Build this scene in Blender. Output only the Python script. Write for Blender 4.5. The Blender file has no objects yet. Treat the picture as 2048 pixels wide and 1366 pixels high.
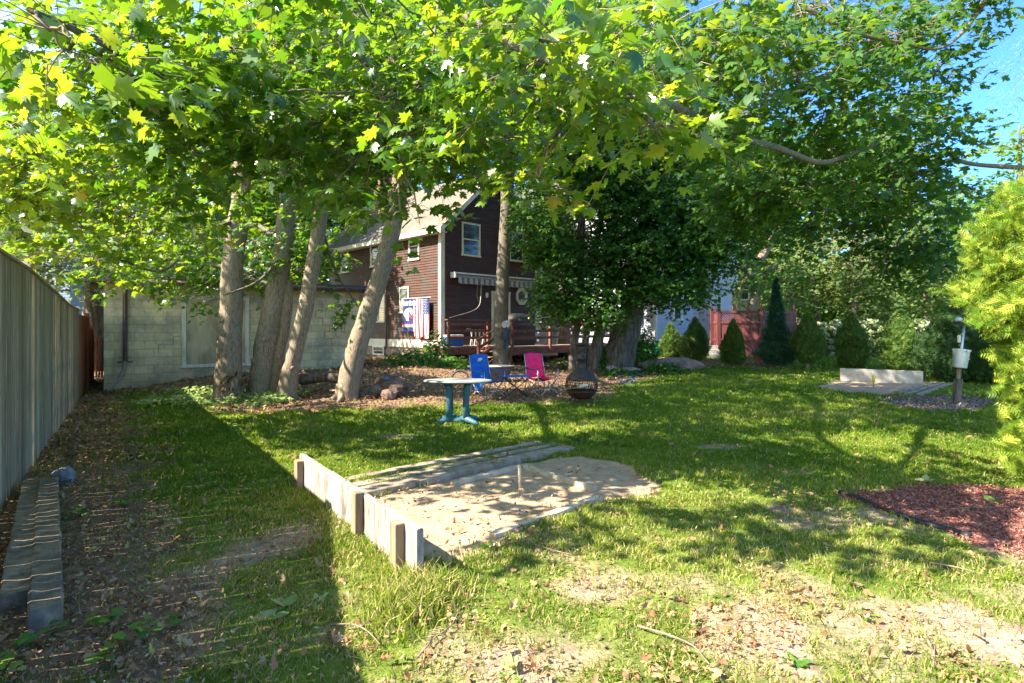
import bpy, math, random
import numpy as np
from mathutils import Vector, Matrix
random.seed(7); rng = np.random.default_rng(7)
S = bpy.context.scene
COL = S.collection
H = 1.55; F = 1137.8; HY = 655.0; CX = 1024.0
def rad(a): return math.radians(a)
def P(px, py, Y): return np.array([(px-CX)/F*Y, Y, H-(py-HY)/F*Y])
def G(px, py, z=0.0):
    Y = (H-z)*F/(py-HY); return np.array([(px-CX)/F*Y, Y, z])
def sm(a, b, x):
    t = np.clip((np.asarray(x, float)-a)/(b-a), 0, 1); return t*t*(3-2*t)
# ---------- numpy value noise
_T = rng.random((256, 256))
def vn(x, y):
    x = np.asarray(x, float); y = np.asarray(y, float)
    xi = np.floor(x).astype(int); yi = np.floor(y).astype(int); fx = x-xi; fy = y-yi
    fx = fx*fx*(3-2*fx); fy = fy*fy*(3-2*fy)
    a = _T[xi % 256, yi % 256]; b = _T[(xi+1) % 256, yi % 256]; c = _T[xi % 256, (yi+1) % 256]; d = _T[(xi+1) % 256, (yi+1) % 256]
    return (a*(1-fx)+b*fx)*(1-fy)+(c*(1-fx)+d*fx)*fy
def fbm(x, y, o=4):
    s = 0; a = .5; t = 0
    for i in range(o): s = s+a*vn(np.asarray(x)*2**i+17*i, np.asarray(y)*2**i+31*i); t += a; a *= .5
    return s/t
def gz(x, y):
    x = np.asarray(x, float); y = np.asarray(y, float)
    h = .25*sm(15, 24, y)
    h = h+(.33-h)*sm(11.3, 15.5, y)*sm(-10, -7.5, x)*(1-sm(-3.2, -.4, x))*(y < 60)
    return h
def GG(px, py):
    z = 0.0
    for i in range(6):
        p = G(px, py, z); z = float(gz(p[0], p[1]))
    return p
# ---------- mesh helpers
class MB:
    def __init__(s): s.v = []; s.f = []; s.m = []; s.mi = 0
    def add(s, vs, fs):
        o = len(s.v); s.v += [tuple(map(float, p)) for p in vs]
        for f in fs: s.f.append([o+i for i in f]); s.m.append(s.mi)
    def box(s, lo, hi):
        x0, y0, z0 = lo; x1, y1, z1 = hi
        s.add([(x0,y0,z0),(x1,y0,z0),(x1,y1,z0),(x0,y1,z0),(x0,y0,z1),(x1,y0,z1),(x1,y1,z1),(x0,y1,z1)],
              [(3,2,1,0),(4,5,6,7),(0,1,5,4),(1,2,6,5),(2,3,7,6),(3,0,4,7)])
    def beam(s, a, b, w, h, up=(0,0,1), off=0):
        a = np.array(a, float); b = np.array(b, float); d = b-a; d /= np.linalg.norm(d)
        u = np.array(up, float); sd = np.cross(d, u); sd /= np.linalg.norm(sd); u = np.cross(sd, d)
        vs = []
        for p in (a, b):
            for i, j in ((-1,-1),(1,-1),(1,1),(-1,1)): vs.append(p+sd*i*w/2+u*j*h/2)
        s.add(vs, [(3,2,1,0),(4,5,6,7),(0,1,5,4),(1,2,6,5),(2,3,7,6),(3,0,4,7)])
    def tube(s, pts, r, n=8, cap=True, noise=0.0):
        pts = np.array(pts, float); k = len(pts)
        if np.isscalar(r): r = [r]*k
        t = np.gradient(pts, axis=0); t /= np.linalg.norm(t, axis=1)[:, None]+1e-9
        ref = np.array([1., 0, 0]) if abs(t[0][0]) < .8 else np.array([0, 1., 0])
        u = np.cross(t[0], ref); u /= np.linalg.norm(u); vs = []
        ph = rng.random(n)*0
        for i in range(k):
            u = u-t[i]*u.dot(t[i]); u /= np.linalg.norm(u); w = np.cross(t[i], u)
            for j in range(n):
                a = 2*math.pi*j/n
                rr = r[i]*(1+(noise*(vn(j*1.7*8/n+3, i*.45)-.5)*2 if noise else 0))
                vs.append(pts[i]+(u*math.cos(a)+w*math.sin(a))*rr)
        fs = [(i*n+j, i*n+(j+1) % n, (i+1)*n+(j+1) % n, (i+1)*n+j) for i in range(k-1) for j in range(n)]
        if cap: fs += [tuple(range(n))[::-1], tuple((k-1)*n+j for j in range(n))]
        s.add(vs, fs)
    def lathe(s, prof, c=(0,0,0), n=24, sx=1, sy=1):
        vs = [(c[0]+r*math.cos(2*math.pi*j/n)*sx, c[1]+r*math.sin(2*math.pi*j/n)*sy, c[2]+z) for r, z in prof for j in range(n)]
        k = len(prof)
        fs = [(i*n+j, i*n+(j+1) % n, (i+1)*n+(j+1) % n, (i+1)*n+j) for i in range(k-1) for j in range(n)]
        fs += [tuple(range(n))[::-1], tuple((k-1)*n+j for j in range(n))]
        s.add(vs, fs)
    def poly(s, pts, z0, z1):   # vertical prism of a ground polygon
        n = len(pts); vs = [(p[0], p[1], z0) for p in pts]+[(p[0], p[1], z1) for p in pts]
        s.add(vs, [tuple(range(n))[::-1], tuple(range(n, 2*n))]+[(i, (i+1) % n, n+(i+1) % n, n+i) for i in range(n)])
    def xform(s, M):
        s.v = [tuple(M @ Vector(p)) for p in s.v]; return s
def root(name, loc, label, cat, group=None, rz=0.0, kind=None):
    o = bpy.data.objects.new(name, None); COL.objects.link(o)
    o.location = tuple(map(float, loc)); o.rotation_euler = (0, 0, rz); o.empty_display_size = .2
    tag(o, label, cat, group, kind); return o
def tag(o, label, cat, group=None, kind=None):
    if label: o['label'] = label
    if cat: o['category'] = cat
    if group: o['group'] = group
    if kind: o['kind'] = kind
    return o
def link(name, me, m, parent=None, world=True, bevel=0):
    o = bpy.data.objects.new(name, me); COL.objects.link(o)
    for mm in (m if isinstance(m, (list, tuple)) else [m]): me.materials.append(mm)
    if parent is not None:
        o.parent = parent
        if world:
            r = parent; loc = np.zeros(3)
            while r is not None: loc += np.array(r.location); r = r.parent
            n = len(me.vertices); c = np.empty(n*3); me.vertices.foreach_get('co', c)
            c = (c.reshape(-1, 3)-loc).ravel(); me.vertices.foreach_set('co', c); me.update()
    if bevel:
        b = o.modifiers.new('Bevel', 'BEVEL'); b.width = bevel; b.segments = 2; b.limit_method = 'ANGLE'
    return o
# world=True: geometry was given in world coordinates and the parent chain has no rotation
def build(name, mb, m, parent=None, world=True, smooth=False, bevel=0):
    me = bpy.data.meshes.new(name); me.from_pydata(mb.v, [], mb.f); me.validate()
    if len(me.polygons) == len(mb.m): me.polygons.foreach_set('material_index', mb.m)
    if smooth: me.polygons.foreach_set('use_smooth', [True]*len(me.polygons))
    me.update(); return link(name, me, m, parent, world, bevel)
def npmesh(name, V, T, m, attr=None, parent=None, smooth=False, world=True):
    k = T.shape[1]; me = bpy.data.meshes.new(name)
    me.vertices.add(len(V)); me.vertices.foreach_set('co', V.astype(np.float32).ravel())
    me.loops.add(T.size); me.loops.foreach_set('vertex_index', T.astype(np.int32).ravel())
    me.polygons.add(len(T)); me.polygons.foreach_set('loop_start', np.arange(0, T.size, k, dtype=np.int32))
    me.update(calc_edges=True)
    if smooth: me.polygons.foreach_set('use_smooth', np.ones(len(T), bool))
    for nm, arr in (attr or {}).items():
        a = me.attributes.new(nm, 'FLOAT', 'POINT'); a.data.foreach_set('value', arr.astype(np.float32))
    return link(name, me, m, parent, world)
def spline(pts, n=10):
    p = np.array(pts, float); p = np.vstack([2*p[0]-p[1], p, 2*p[-1]-p[-2]]); out = []
    for i in range(1, len(p)-2):
        for t in np.linspace(0, 1, n, endpoint=False):
            a, b, c, d = p[i-1:i+3]
            out.append(.5*((2*b)+(c-a)*t+(2*a-5*b+4*c-d)*t*t+(3*b-a-3*c+d)*t**3))
    out.append(p[-2]); return np.array(out)
# ---------- materials
def newmat(name):
    m = bpy.data.materials.new(name); m.use_nodes = True; nt = m.node_tree; nt.nodes.clear()
    return m, nt
def N(nt, t, **k):
    n = nt.nodes.new(t)
    for a, b in k.items(): setattr(n, a, b)
    return n
def ramp(nt, fac, stops, interp='LINEAR'):
    r = N(nt, 'ShaderNodeValToRGB'); r.color_ramp.interpolation = interp
    el = r.color_ramp.elements
    while len(el) < len(stops): el.new(.5)
    for e, (p, c) in zip(el, stops): e.position = p; e.color = (*c, 1) if len(c) == 3 else c
    nt.links.new(fac, r.inputs[0]); return r.outputs[0]
def mixc(nt, f, a, b, mode='MIX'):
    m = N(nt, 'ShaderNodeMix', data_type='RGBA', blend_type=mode)
    for s, v in ((0, f), (6, a), (7, b)):
        if isinstance(v, (int, float)): m.inputs[s].default_value = v
        elif isinstance(v, tuple): m.inputs[s].default_value = (*v, 1)
        else: nt.links.new(v, m.inputs[s])
    return m.outputs[2]
def noise(nt, vec, scale, detail=6, rough=.6, dist=0):
    n = N(nt, 'ShaderNodeTexNoise'); n.inputs['Scale'].default_value = scale; n.inputs['Detail'].default_value = detail
    n.inputs['Roughness'].default_value = rough; n.inputs['Distortion'].default_value = dist
    nt.links.new(vec, n.inputs['Vector']); return n.outputs[0]
def coords(nt, stretch=(1,1,1), which='Object', rot=(0,0,0)):
    t = N(nt, 'ShaderNodeTexCoord'); mp = N(nt, 'ShaderNodeMapping'); mp.inputs['Scale'].default_value = stretch
    mp.inputs['Rotation'].default_value = rot
    nt.links.new(t.outputs[which], mp.inputs[0]); return mp.outputs[0]
def math_(nt, op, a, b=0.0, clamp=False):
    m = N(nt, 'ShaderNodeMath', operation=op); m.use_clamp = clamp
    for i, v in enumerate((a, b)):
        if isinstance(v, (int, float)): m.inputs[i].default_value = v
        else: nt.links.new(v, m.inputs[i])
    return m.outputs[0]
def attr(nt, nm):
    a = N(nt, 'ShaderNodeAttribute'); a.attribute_name = nm; return a.outputs['Fac']
def finish(nt, col, rough=.7, bumph=None, bstr=.4, bdist=.01, metal=0, spec=.4, trans=None):
    b = N(nt, 'ShaderNodeBsdfPrincipled'); o = N(nt, 'ShaderNodeOutputMaterial')
    if isinstance(col, tuple): b.inputs['Base Color'].default_value = (*col, 1)
    else: nt.links.new(col, b.inputs['Base Color'])
    if isinstance(rough, (int, float)): b.inputs['Roughness'].default_value = rough
    else: nt.links.new(rough, b.inputs['Roughness'])
    b.inputs['Metallic'].default_value = metal; b.inputs['Specular IOR Level'].default_value = spec
    if bumph is not None:
        bp = N(nt, 'ShaderNodeBump'); bp.inputs['Strength'].default_value = bstr; bp.inputs['Distance'].default_value = bdist
        nt.links.new(bumph, bp.inputs['Height']); nt.links.new(bp.outputs[0], b.inputs['Normal'])
    sh = b.outputs[0]
    if trans is not None:
        fac, tc = trans; t = N(nt, 'ShaderNodeBsdfTranslucent'); mx = N(nt, 'ShaderNodeMixShader'); mx.inputs[0].default_value = fac
        if isinstance(tc, tuple): t.inputs[0].default_value = (*tc, 1)
        else: nt.links.new(tc, t.inputs[0])
        nt.links.new(sh, mx.inputs[1]); nt.links.new(t.outputs[0], mx.inputs[2]); sh = mx.outputs[0]
    nt.links.new(sh, o.inputs[0])
def M2(name, c1, c2, scale=6, stretch=(1,1,1), rough=.7, bump=.3, dist=.01, lo=.35, hi=.65, metal=0, spec=.4, c3=None, s3=1.2, fine=None):
    m, nt = newmat(name); v = coords(nt, stretch); n = noise(nt, v, scale, 8, .65)
    c = ramp(nt, n, [(lo, c1), (hi, c2)])
    if c3: n3 = noise(nt, coords(nt), s3, 4, .6); c = mixc(nt, ramp(nt, n3, [(.48, (0,0,0)), (.62, (1,1,1))]), c, c3)
    h = n
    if fine: h = noise(nt, coords(nt, stretch), fine, 6, .7)
    finish(nt, c, rough, h, bump, dist, metal, spec); return m
def leafmat(name, stops, tcol, tf=.45, rough=.5, spec=.22):
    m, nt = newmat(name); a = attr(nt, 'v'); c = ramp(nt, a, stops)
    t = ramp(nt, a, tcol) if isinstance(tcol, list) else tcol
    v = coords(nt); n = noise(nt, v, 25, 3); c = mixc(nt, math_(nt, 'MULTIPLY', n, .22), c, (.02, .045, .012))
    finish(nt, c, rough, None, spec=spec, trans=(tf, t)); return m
def barkmat(name, c1, c2, moss):
    m, nt = newmat(name); v = coords(nt, (1,1,.3)); n1 = noise(nt, v, 34, 8, .7, .3); n2 = noise(nt, coords(nt, (1,1,.6)), 3, 5, .6); n3 = noise(nt, coords(nt), 90, 3, .6)
    c = ramp(nt, n1, [(.36, c1), (.56, c2)]); c = mixc(nt, ramp(nt, n2, [(.42,(0,0,0)),(.7,(.75,.75,.75))]), c, moss)
    finish(nt, c, .88, math_(nt, 'ADD', n1, math_(nt, 'MULTIPLY', n3, .4)), .7, .012, spec=.2); return m
BARK = barkmat('bark_grey_brown', (.11,.08,.058), (.32,.245,.175), (.21,.185,.13))
BARKS = barkmat('bark_grey_shaded', (.07,.055,.042), (.20,.165,.13), (.13,.125,.10))  # darker copy of BARK: canopy shade put into the bark colour
BARKD = M2('bark_dark', (.05,.042,.035), (.19,.155,.125), 16, (1,1,.15), .9, .9, .03, .38, .62)
TWIG = M2('twig_bark', (.15,.11,.075), (.33,.25,.18), 20, (1,1,1), .8, .3, .005)
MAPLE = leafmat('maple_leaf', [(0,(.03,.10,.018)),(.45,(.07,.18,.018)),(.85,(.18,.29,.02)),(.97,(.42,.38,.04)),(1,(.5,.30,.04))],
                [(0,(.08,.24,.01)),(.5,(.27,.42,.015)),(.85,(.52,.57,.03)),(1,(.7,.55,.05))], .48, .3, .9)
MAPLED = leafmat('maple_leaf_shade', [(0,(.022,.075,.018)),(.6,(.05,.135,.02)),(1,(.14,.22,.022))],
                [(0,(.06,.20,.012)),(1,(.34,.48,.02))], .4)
BUSH = leafmat('bush_leaf', [(0,(.06,.11,.03)),(.6,(.15,.20,.06)),(1,(.33,.33,.12))],
                [(0,(.16,.3,.05)),(1,(.5,.55,.12))], .4)

def woodmat(name, c1, c2, moss, sc=9, stretch=(1,1,.06), var=.45):
    m, nt = newmat(name); v = coords(nt, stretch); n1 = noise(nt, v, sc*3, 8, .75, .4); n2 = noise(nt, coords(nt), 1.3, 5, .65); n3 = noise(nt, coords(nt, (1,1,.3)), 26, 4, .6)
    c = ramp(nt, n1, [(.34, c1), (.6, c2)]); c = mixc(nt, ramp(nt, n2, [(.45,(0,0,0)),(.68,(.8,.8,.8))]), c, moss)
    g = N(nt, 'ShaderNodeNewGeometry'); rv = ramp(nt, g.outputs['Random Per Island'], [(0,(1-var,1-var,1-var)),(1,(1+var*.5,1+var*.5,1+var*.5))]); c = mixc(nt, 1.0, c, rv, 'MULTIPLY')
    c = mixc(nt, ramp(nt, n3, [(.66,(0,0,0)),(.74,(.7,.7,.7))]), c, (.05,.04,.03))
    finish(nt, c, .88, n1, .8, .01, spec=.15); return m
# ---------- leaves
def mk_tmpl(half, c=(0,.32), fold=.28, curl=.22):
    r = half; out = list(r)+[(-v, u) for v, u in r[::-1] if v > 0]
    if r[0][0] == 0: pass
    pts = [c]+out; pts = np.array(pts)
    w = -fold*np.abs(pts[:, 0])-curl*(pts[:, 1]-.2)**2
    k = len(out); T = np.array([(0, 1+i, 1+(i+1) % k) for i in range(k)])
    return np.column_stack([pts[:, 0], pts[:, 1], w]), T
L_NEAR = mk_tmpl([(0,.0),(.16,-.08),(.40,-.05),(.29,.10),(.55,.24),(.43,.29),(.62,.50),(.38,.47),(.19,.50),(.30,.76),(.14,.73),(0,1.04)])
L_MID = mk_tmpl([(0,0),(.38,-.05),(.28,.13),(.60,.44),(.20,.47),(.26,.75),(0,1.02)])
L_FAR = mk_tmpl([(0,0),(.42,.05),(.50,.48),(0,1)], (0,.4))
L_OVAL = mk_tmpl([(0,0),(.25,.2),(.3,.5),(.16,.82),(0,1)], (0,.5), .35, .3)
L_BLADE = mk_tmpl([(0,0),(.09,.3),(.07,.7),(0,1)], (0,.5), .3, .5)
def nrm(a): return a/(np.linalg.norm(a, axis=-1, keepdims=True)+1e-9)
def leafgeo(pos, a, n, size, tm):
    V, T = tm; n = nrm(n); a = nrm(a-n*(a*n).sum(1, keepdims=True)); b = np.cross(n, a); s = size[:, None, None]; wr = (np.random.default_rng(len(pos)).uniform(-.2, 2.0, len(pos)))[:, None, None]
    W = pos[:, None, :]+s*(b[:, None, :]*V[None, :, :1]+a[:, None, :]*V[None, :, 1:2]+n[:, None, :]*V[None, :, 2:3]*wr)
    k = len(V); TT = (T[None]+(np.arange(len(pos))*k)[:, None, None]).reshape(-1, T.shape[1])
    return W.reshape(-1, 3), TT, k
def leaves_obj(name, pos, a, n, size, tm, m, v, parent=None):
    W, T, k = leafgeo(pos, a, n, size, tm)
    return npmesh(name, W, T, m, {'v': np.repeat(v, k)}, parent)
def sprays(o, d, L, nodes, size, rg, tilt=.55, droop=.35, sunb=(-.35, -.2)):
    """leaf positions along many twigs; o (K,3) origins, d (K,3) unit directions, L (K,) lengths"""
    K = len(o); up = np.array([0,0,1.]); side = nrm(np.cross(d, up)+rg.normal(0,.05,(K,3)))
    pos = []; ax = []; no = []; sz = []
    for i in range(nodes):
        t = (i+.6)/nodes
        base = o+d*(L*t)[:, None]-up*(.25*L*t*t)[:, None]
        for sgn in (-1, 1):
            aa = nrm(side*sgn*(.9-.5*t)+d*(.35+.6*t)+rg.normal(0,.28,(K,3))-up*droop)
            st = (size*(.35+.5*rg.random(K)))[:, None]
            pos.append(base+nrm(aa+up*.3)*st); ax.append(aa)
            no.append(up+np.array([*sunb, 0])+rg.normal(0, tilt, (K,3))+d*.25)
            sz.append(size*(.62+.5*rg.random(K))*(1.05-.25*t))
    return np.vstack(pos), np.vstack(ax), np.vstack(no), np.concatenate(sz)
def curved(a, b, sag, n=6):
    t = np.linspace(0, 1, n)[:, None]; a = np.array(a); b = np.array(b)
    return a*(1-t)+b*t+np.array([0,0,1.])*sag*4*t*(1-t)
def tree(name, label, cat, base, trunks, blobs, size, tm, lm, bark=BARK, group=None, nodes=4, seed=1, flare=1.0, vmean=.4,
         twl=.45, tilt=.55, droop=.35, limbs=(), twigs=True, vs=.22, nose=14, DM=1.0):
    """trunks: list of (points, radii); blobs: list of (centre, radii, n sprays[, vshift])"""
    rg = np.random.default_rng(seed); r = root(name, base, label, cat, group)
    tb = MB(); nodesP = []; nodesR = []
    for pts, rr in trunks:
        q = spline(pts, 6); rad_ = np.interp(np.linspace(0, len(pts)-1, len(q)), range(len(pts)), rr)
        tb.tube(q, rad_, nose, noise=.09); nodesP.append(q); nodesR.append(rad_)
    if group == 'maple trees of the front row':
        for pts, rr in trunks:
            b0 = np.array(pts[0])*[1,1,0]+np.array([0,0,float(gz(pts[0][0], pts[0][1]))]); r0_ = rr[1]
            for k in range(6):
                a0 = k*1.05+rg.random()*.6; dd = np.array([math.cos(a0), math.sin(a0), 0]); ln = rg.uniform(1.3,2.1)
                tb.tube(spline([b0+dd*r0_*.5+(0,0,r0_*1.3), b0+dd*r0_*.9+(0,0,r0_*.3), b0+dd*r0_*ln+(0,0,-.05)], 4), np.linspace(r0_*.5, r0_*.16, 9), 8, noise=.15)
            for k in range(2):
                i_ = int(rg.integers(8, 20)); c_ = nodesP[-1][min(i_, len(nodesP[-1])-1)] if False else spline(pts, 6)[i_]; rr_ = np.interp(i_/6, range(len(rr)), rr); a0 = -1.57+rg.normal(0,.8); dd = np.array([math.cos(a0), math.sin(a0), 0])
                tb.tube([c_+dd*rr_*.75, c_+dd*rr_*1.02, c_+dd*rr_*1.09], [rr_*.34, rr_*.26, rr_*.09], 9, noise=.2)
    NP = np.vstack(nodesP); NR = np.concatenate(nodesR)
    build('trunk', tb, bark, r, smooth=True)
    bb = MB(); bb2 = MB(); LP = []; LR = []
    for pts, rr in limbs:
        q = spline(pts, 6); rad_ = np.interp(np.linspace(0, len(pts)-1, len(q)), range(len(pts)), rr)
        bb.tube(q, rad_, 8, noise=.1); LP.append(q); LR.append(rad_)
    if LP: NP = np.vstack([NP]+LP); NR = np.concatenate([NR]+LR)
    pos = []; ax = []; no = []; sz = []; vv = []
    for bl in blobs:
        c, rd, n = bl[:3]; big = min(rd) >= 1.2 and max(rd) >= 2.4 and c[1] < 18; n = int(n*DM*(1.9 if big else 1)); c = np.array(c, float); rd = np.array(rd, float); vsft = bl[3] if len(bl) > 3 else 0
        d2 = ((NP-c)**2).sum(1)+np.where(NP[:, 2] > c[2]+.2, 4, 0)
        i = int(d2.argmin()); L = math.sqrt(((NP[i]-c)**2).sum())
        r0 = min(NR[i]*.6, .018+.016*L)
        q = curved(NP[i], c, .06*L, 7)
        q[1:-1] += rg.normal(0, .03*L, (5, 3)); bb.tube(q, np.linspace(r0, .012, 7), 6)
        hubs = [c]
        for k in range(max(3, int(n**.5*.8))):
            e = c+rg.normal(0, .42, 3)*rd; s0 = q[int(rg.integers(3, 7))]
            bb2.tube(curved(s0, e, .04, 5)+rg.normal(0,.015,(5,3)), np.linspace(.012, .005, 5), 4, cap=False); hubs.append(e)
        hubs = np.array(hubs)
        u = rg.normal(0, 1, (n, 3)); u = nrm(u)*(rg.random((n,1))**.45)
        o = c+u*rd
        # thin out with 3-D noise so that the crown has gaps
        g = vn(o[:, 0]*1.1+o[:, 2]*.7+seed*3.1, o[:, 1]*1.1-o[:, 2]*.9+seed*1.7); th_ = .52 if big else .3; o = o[g > th_]; u = u[g > th_]
        if len(o) == 0: continue
        d = nrm(u*rd+rg.normal(0,.35,o.shape)*rd.mean()+np.array([0,0,-.12])*rd.mean())
        d[:, 2] *= .55; d = nrm(d); Ls = twl*(.7+.6*rg.random(len(o)))
        if twigs:
            for k in range(0, len(o)):
                h = hubs[((hubs-o[k])**2).sum(1).argmin()]
                if k % 3 == 0: bb2.tube(curved(h, o[k], .02, 4), np.linspace(.006, .003, 4), 3, cap=False)
                e = o[k]+d[k]*Ls[k]; bb2.tube([o[k], (o[k]+e)/2, e-np.array([0,0,.25*Ls[k]])], [.004,.003,.0015], 3, cap=False)
        p_, a_, n_, s_ = sprays(o, d, Ls, nodes, size, rg, tilt, droop)
        pos.append(p_); ax.append(a_); no.append(n_); sz.append(s_)
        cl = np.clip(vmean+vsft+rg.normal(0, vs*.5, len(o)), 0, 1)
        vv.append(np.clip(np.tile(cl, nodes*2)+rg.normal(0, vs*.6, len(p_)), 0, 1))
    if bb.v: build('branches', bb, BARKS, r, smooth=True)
    if bb2.v: build('twigs', bb2, TWIG, r, smooth=True)
    if pos:
        pos = np.vstack(pos); ok = pos[:, 2] > .3
        leaves_obj('crown', pos[ok], np.vstack(ax)[ok], np.vstack(no)[ok], np.concatenate(sz)[ok], tm, lm, np.concatenate(vv)[ok], r)
    return r
def B(px, py, Y, rx, ry, rd, n, vs=0):
    k = Y/F; return (P(px, py, Y), (rx*k, rd, ry*k), n, vs)
def wp(*a): return [P(*q) for q in a]
# ---------- ground zones (world-space outlines)
def sdpoly(x, y, poly):
    x = np.asarray(x, float); y = np.asarray(y, float); d = np.full(x.shape, 1e9); ins = np.zeros(x.shape, bool)
    n = len(poly)
    for i in range(n):
        ax, ay = poly[i][:2]; bx, by = poly[(i+1) % n][:2]
        ex, ey = bx-ax, by-ay; t = np.clip(((x-ax)*ex+(y-ay)*ey)/(ex*ex+ey*ey+1e-12), 0, 1)
        d = np.minimum(d, (x-ax-ex*t)**2+(y-ay-ey*t)**2)
        c = ((ay > y) != (by > y)) & (x < (bx-ax)*(y-ay)/(by-ay+1e-12)+ax); ins ^= c
    return np.sqrt(d)*np.where(ins, -1, 1)
def gp(*a): return [G(*q)[:2] for q in a]
SANDP = gp((722,992),(800,975),(1095,915),(1165,915),(1250,930),(1320,968),(1300,990),(1215,1000),(1000,1072),(950,1110),(905,1135),(850,1125),(800,1065))
SAND2P = [GG(*q)[:2] for q in ((1622,775),(1690,755),(1850,760),(1870,770),(1780,790),(1700,786))]
GRAVP = [GG(*q)[:2] for q in ((1750,806),(1800,795),(1880,791),(1960,796),(2000,808),(1970,822),(1880,822),(1790,815))]
REDP = gp((1668,992),(1760,982),(1850,972),(1960,972),(2120,980),(2250,1010),(2250,1150),(2060,1130),(1960,1095),(1870,1062),(1750,1028))
RED2P = gp((1830,1225),(1900,1200),(2100,1270),(2150,1366),(1960,1330),(1880,1265))
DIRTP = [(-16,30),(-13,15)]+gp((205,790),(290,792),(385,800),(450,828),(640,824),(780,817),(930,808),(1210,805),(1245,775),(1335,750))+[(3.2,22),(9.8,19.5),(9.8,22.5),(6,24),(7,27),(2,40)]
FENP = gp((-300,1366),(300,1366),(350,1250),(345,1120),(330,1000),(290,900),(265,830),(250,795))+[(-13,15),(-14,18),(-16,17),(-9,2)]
PATCHP = gp((1150,1430),(900,1330),(960,1230),(1120,1190),(1350,1180),(1600,1160),(1800,1180),(2100,1260),(2300,1430))
PATH2P = gp((330,1180),(380,1130),(520,1075),(640,1040),(660,1070),(600,1110),(480,1130),(400,1200))
BARE = [(*GG(790,873)[:2], .45, .2), (*GG(600,1060)[:2], .4, .3), (*GG(1440,893)[:2], .5, .25)]
def zones(x, y):
    w = fbm(x*2.2+5, y*2.2, 3)-.5; w2 = fbm(x*.6+40, y*.6+9, 3)-.5
    q = lambda poly, s, a: 1-sm(-s, s, sdpoly(x, y, poly)+w*a)
    sand = np.maximum(q(SANDP, .06, .42), q(SAND2P, .15, .2)); grav = q(GRAVP, .12, .5); red = q(REDP, .12, .35)
    dirt = q(DIRTP, .35, .9); fen = q(FENP, .4, 1.1); patch = q(RED2P, .15, .5)*.6+q(PATCHP, .5, 1.2)*.42+q(PATH2P, .2, .5)*.8+.35*sm(.5,.62,fbm(x*1.7+3,y*1.7+8,3))*(1-sm(5,7,y))
    for bx, by, a, b in BARE: patch = np.maximum(patch, .85*np.exp(-((x-bx)/a)**2-((y-by)/b)**2))
    g = 1-np.maximum.reduce([sand, grav, red, dirt*.97, fen*.88])
    base = sm(.30, .52, fbm(x*1.3+70, y*1.3+20, 4)+.22*sm(3, 7, y)-.05)
    g = g*np.clip(1-patch*1.0, .2, 1)*(.45+.55*base)
    far = sm(24, 30, y)*(x < 3)
    return dict(g=np.clip(g, 0, 1), sand=sand, grav=grav, red=red, dirt=np.maximum(dirt, fen), fen=fen, patch=np.clip(patch, 0, 1))
def axis(fine0, fine1, step, lim):
    a = list(np.arange(fine0, fine1, step)); s = step; x = fine1
    while x < lim: a.append(x); s *= 1.18; x += s
    s = step; x = fine0; b = []
    while x > -lim: s *= 1.18; x -= s; b.append(x)
    return np.array(b[::-1]+a)
xs = axis(-10, 12, .07, 900); ys = axis(1.6, 17, .07, 900)
GX, GY = np.meshgrid(xs, ys); GXf, GYf = GX.ravel(), GY.ravel()
Z = zones(GXf, GYf)
near = (np.abs(GXf) < 30) & (GYf < 60)
gzv = gz(GXf, GYf)
bump = (fbm(GXf*3, GYf*3, 4)-.5)*.045+(fbm(GXf*9, GYf*9, 2)-.5)*.018*(Z['sand']+Z['patch'])
bump = bump-.02*Z['sand']+.03*Z['red']*fbm(GXf*12, GYf*12, 2)
gzv = gzv+np.where(near, bump, 0)
nx, ny = len(xs), len(ys); I = np.arange(nx*ny).reshape(ny, nx)
Q = np.stack([I[:-1,:-1], I[:-1,1:], I[1:,1:], I[1:,:-1]], -1).reshape(-1, 4)
def ground_mat():
    m, nt = newmat('garden_ground'); v = coords(nt)
    n1 = noise(nt, v, 9, 8, .7); n2 = noise(nt, v, 55, 4, .7); n3 = noise(nt, v, 1.1, 4, .6)
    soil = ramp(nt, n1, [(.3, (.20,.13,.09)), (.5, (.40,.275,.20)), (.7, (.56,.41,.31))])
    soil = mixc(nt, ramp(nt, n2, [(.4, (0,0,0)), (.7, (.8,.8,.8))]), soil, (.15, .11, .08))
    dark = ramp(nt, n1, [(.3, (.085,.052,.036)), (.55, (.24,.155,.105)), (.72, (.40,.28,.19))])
    turf = ramp(nt, n1, [(.3, (.05,.09,.012)), (.6, (.14,.19,.025)), (.75, (.30,.28,.10))])
    sandc = ramp(nt, n1, [(.3, (.31,.21,.125)), (.6, (.50,.36,.235))]); sandc = mixc(nt, ramp(nt, n2, [(.55, (0,0,0)), (.8, (.5,.5,.5))]), sandc, (.3,.22,.16))
    vo = N(nt, 'ShaderNodeTexVoronoi'); vo.inputs['Scale'].default_value = 38; nt.links.new(v, vo.inputs['Vector'])
    redc = ramp(nt, vo.outputs['Color'], [(.2, (.12,.04,.03)), (.5, (.24,.09,.07)), (.8, (.36,.16,.13))])
    gravc = ramp(nt, vo.outputs['Color'], [(.2, (.10,.075,.06)), (.5, (.22,.17,.14)), (.8, (.36,.29,.24))])
    e = math_(nt, 'MULTIPLY', math_(nt, 'SUBTRACT', n2, .5), .6)
    def msk(a, lo=.35, hi=.65): return ramp(nt, math_(nt, 'ADD', attr(nt, a), e), [(lo, (0,0,0)), (hi, (1,1,1))])
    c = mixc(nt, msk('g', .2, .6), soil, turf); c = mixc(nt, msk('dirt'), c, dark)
    c = mixc(nt, msk('grav'), c, gravc); c = mixc(nt, msk('red'), c, redc); c = mixc(nt, msk('sand'), c, sandc)
    finish(nt, c, .92, math_(nt, 'ADD', n1, n2), .55, .02, spec=.2); return m
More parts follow.
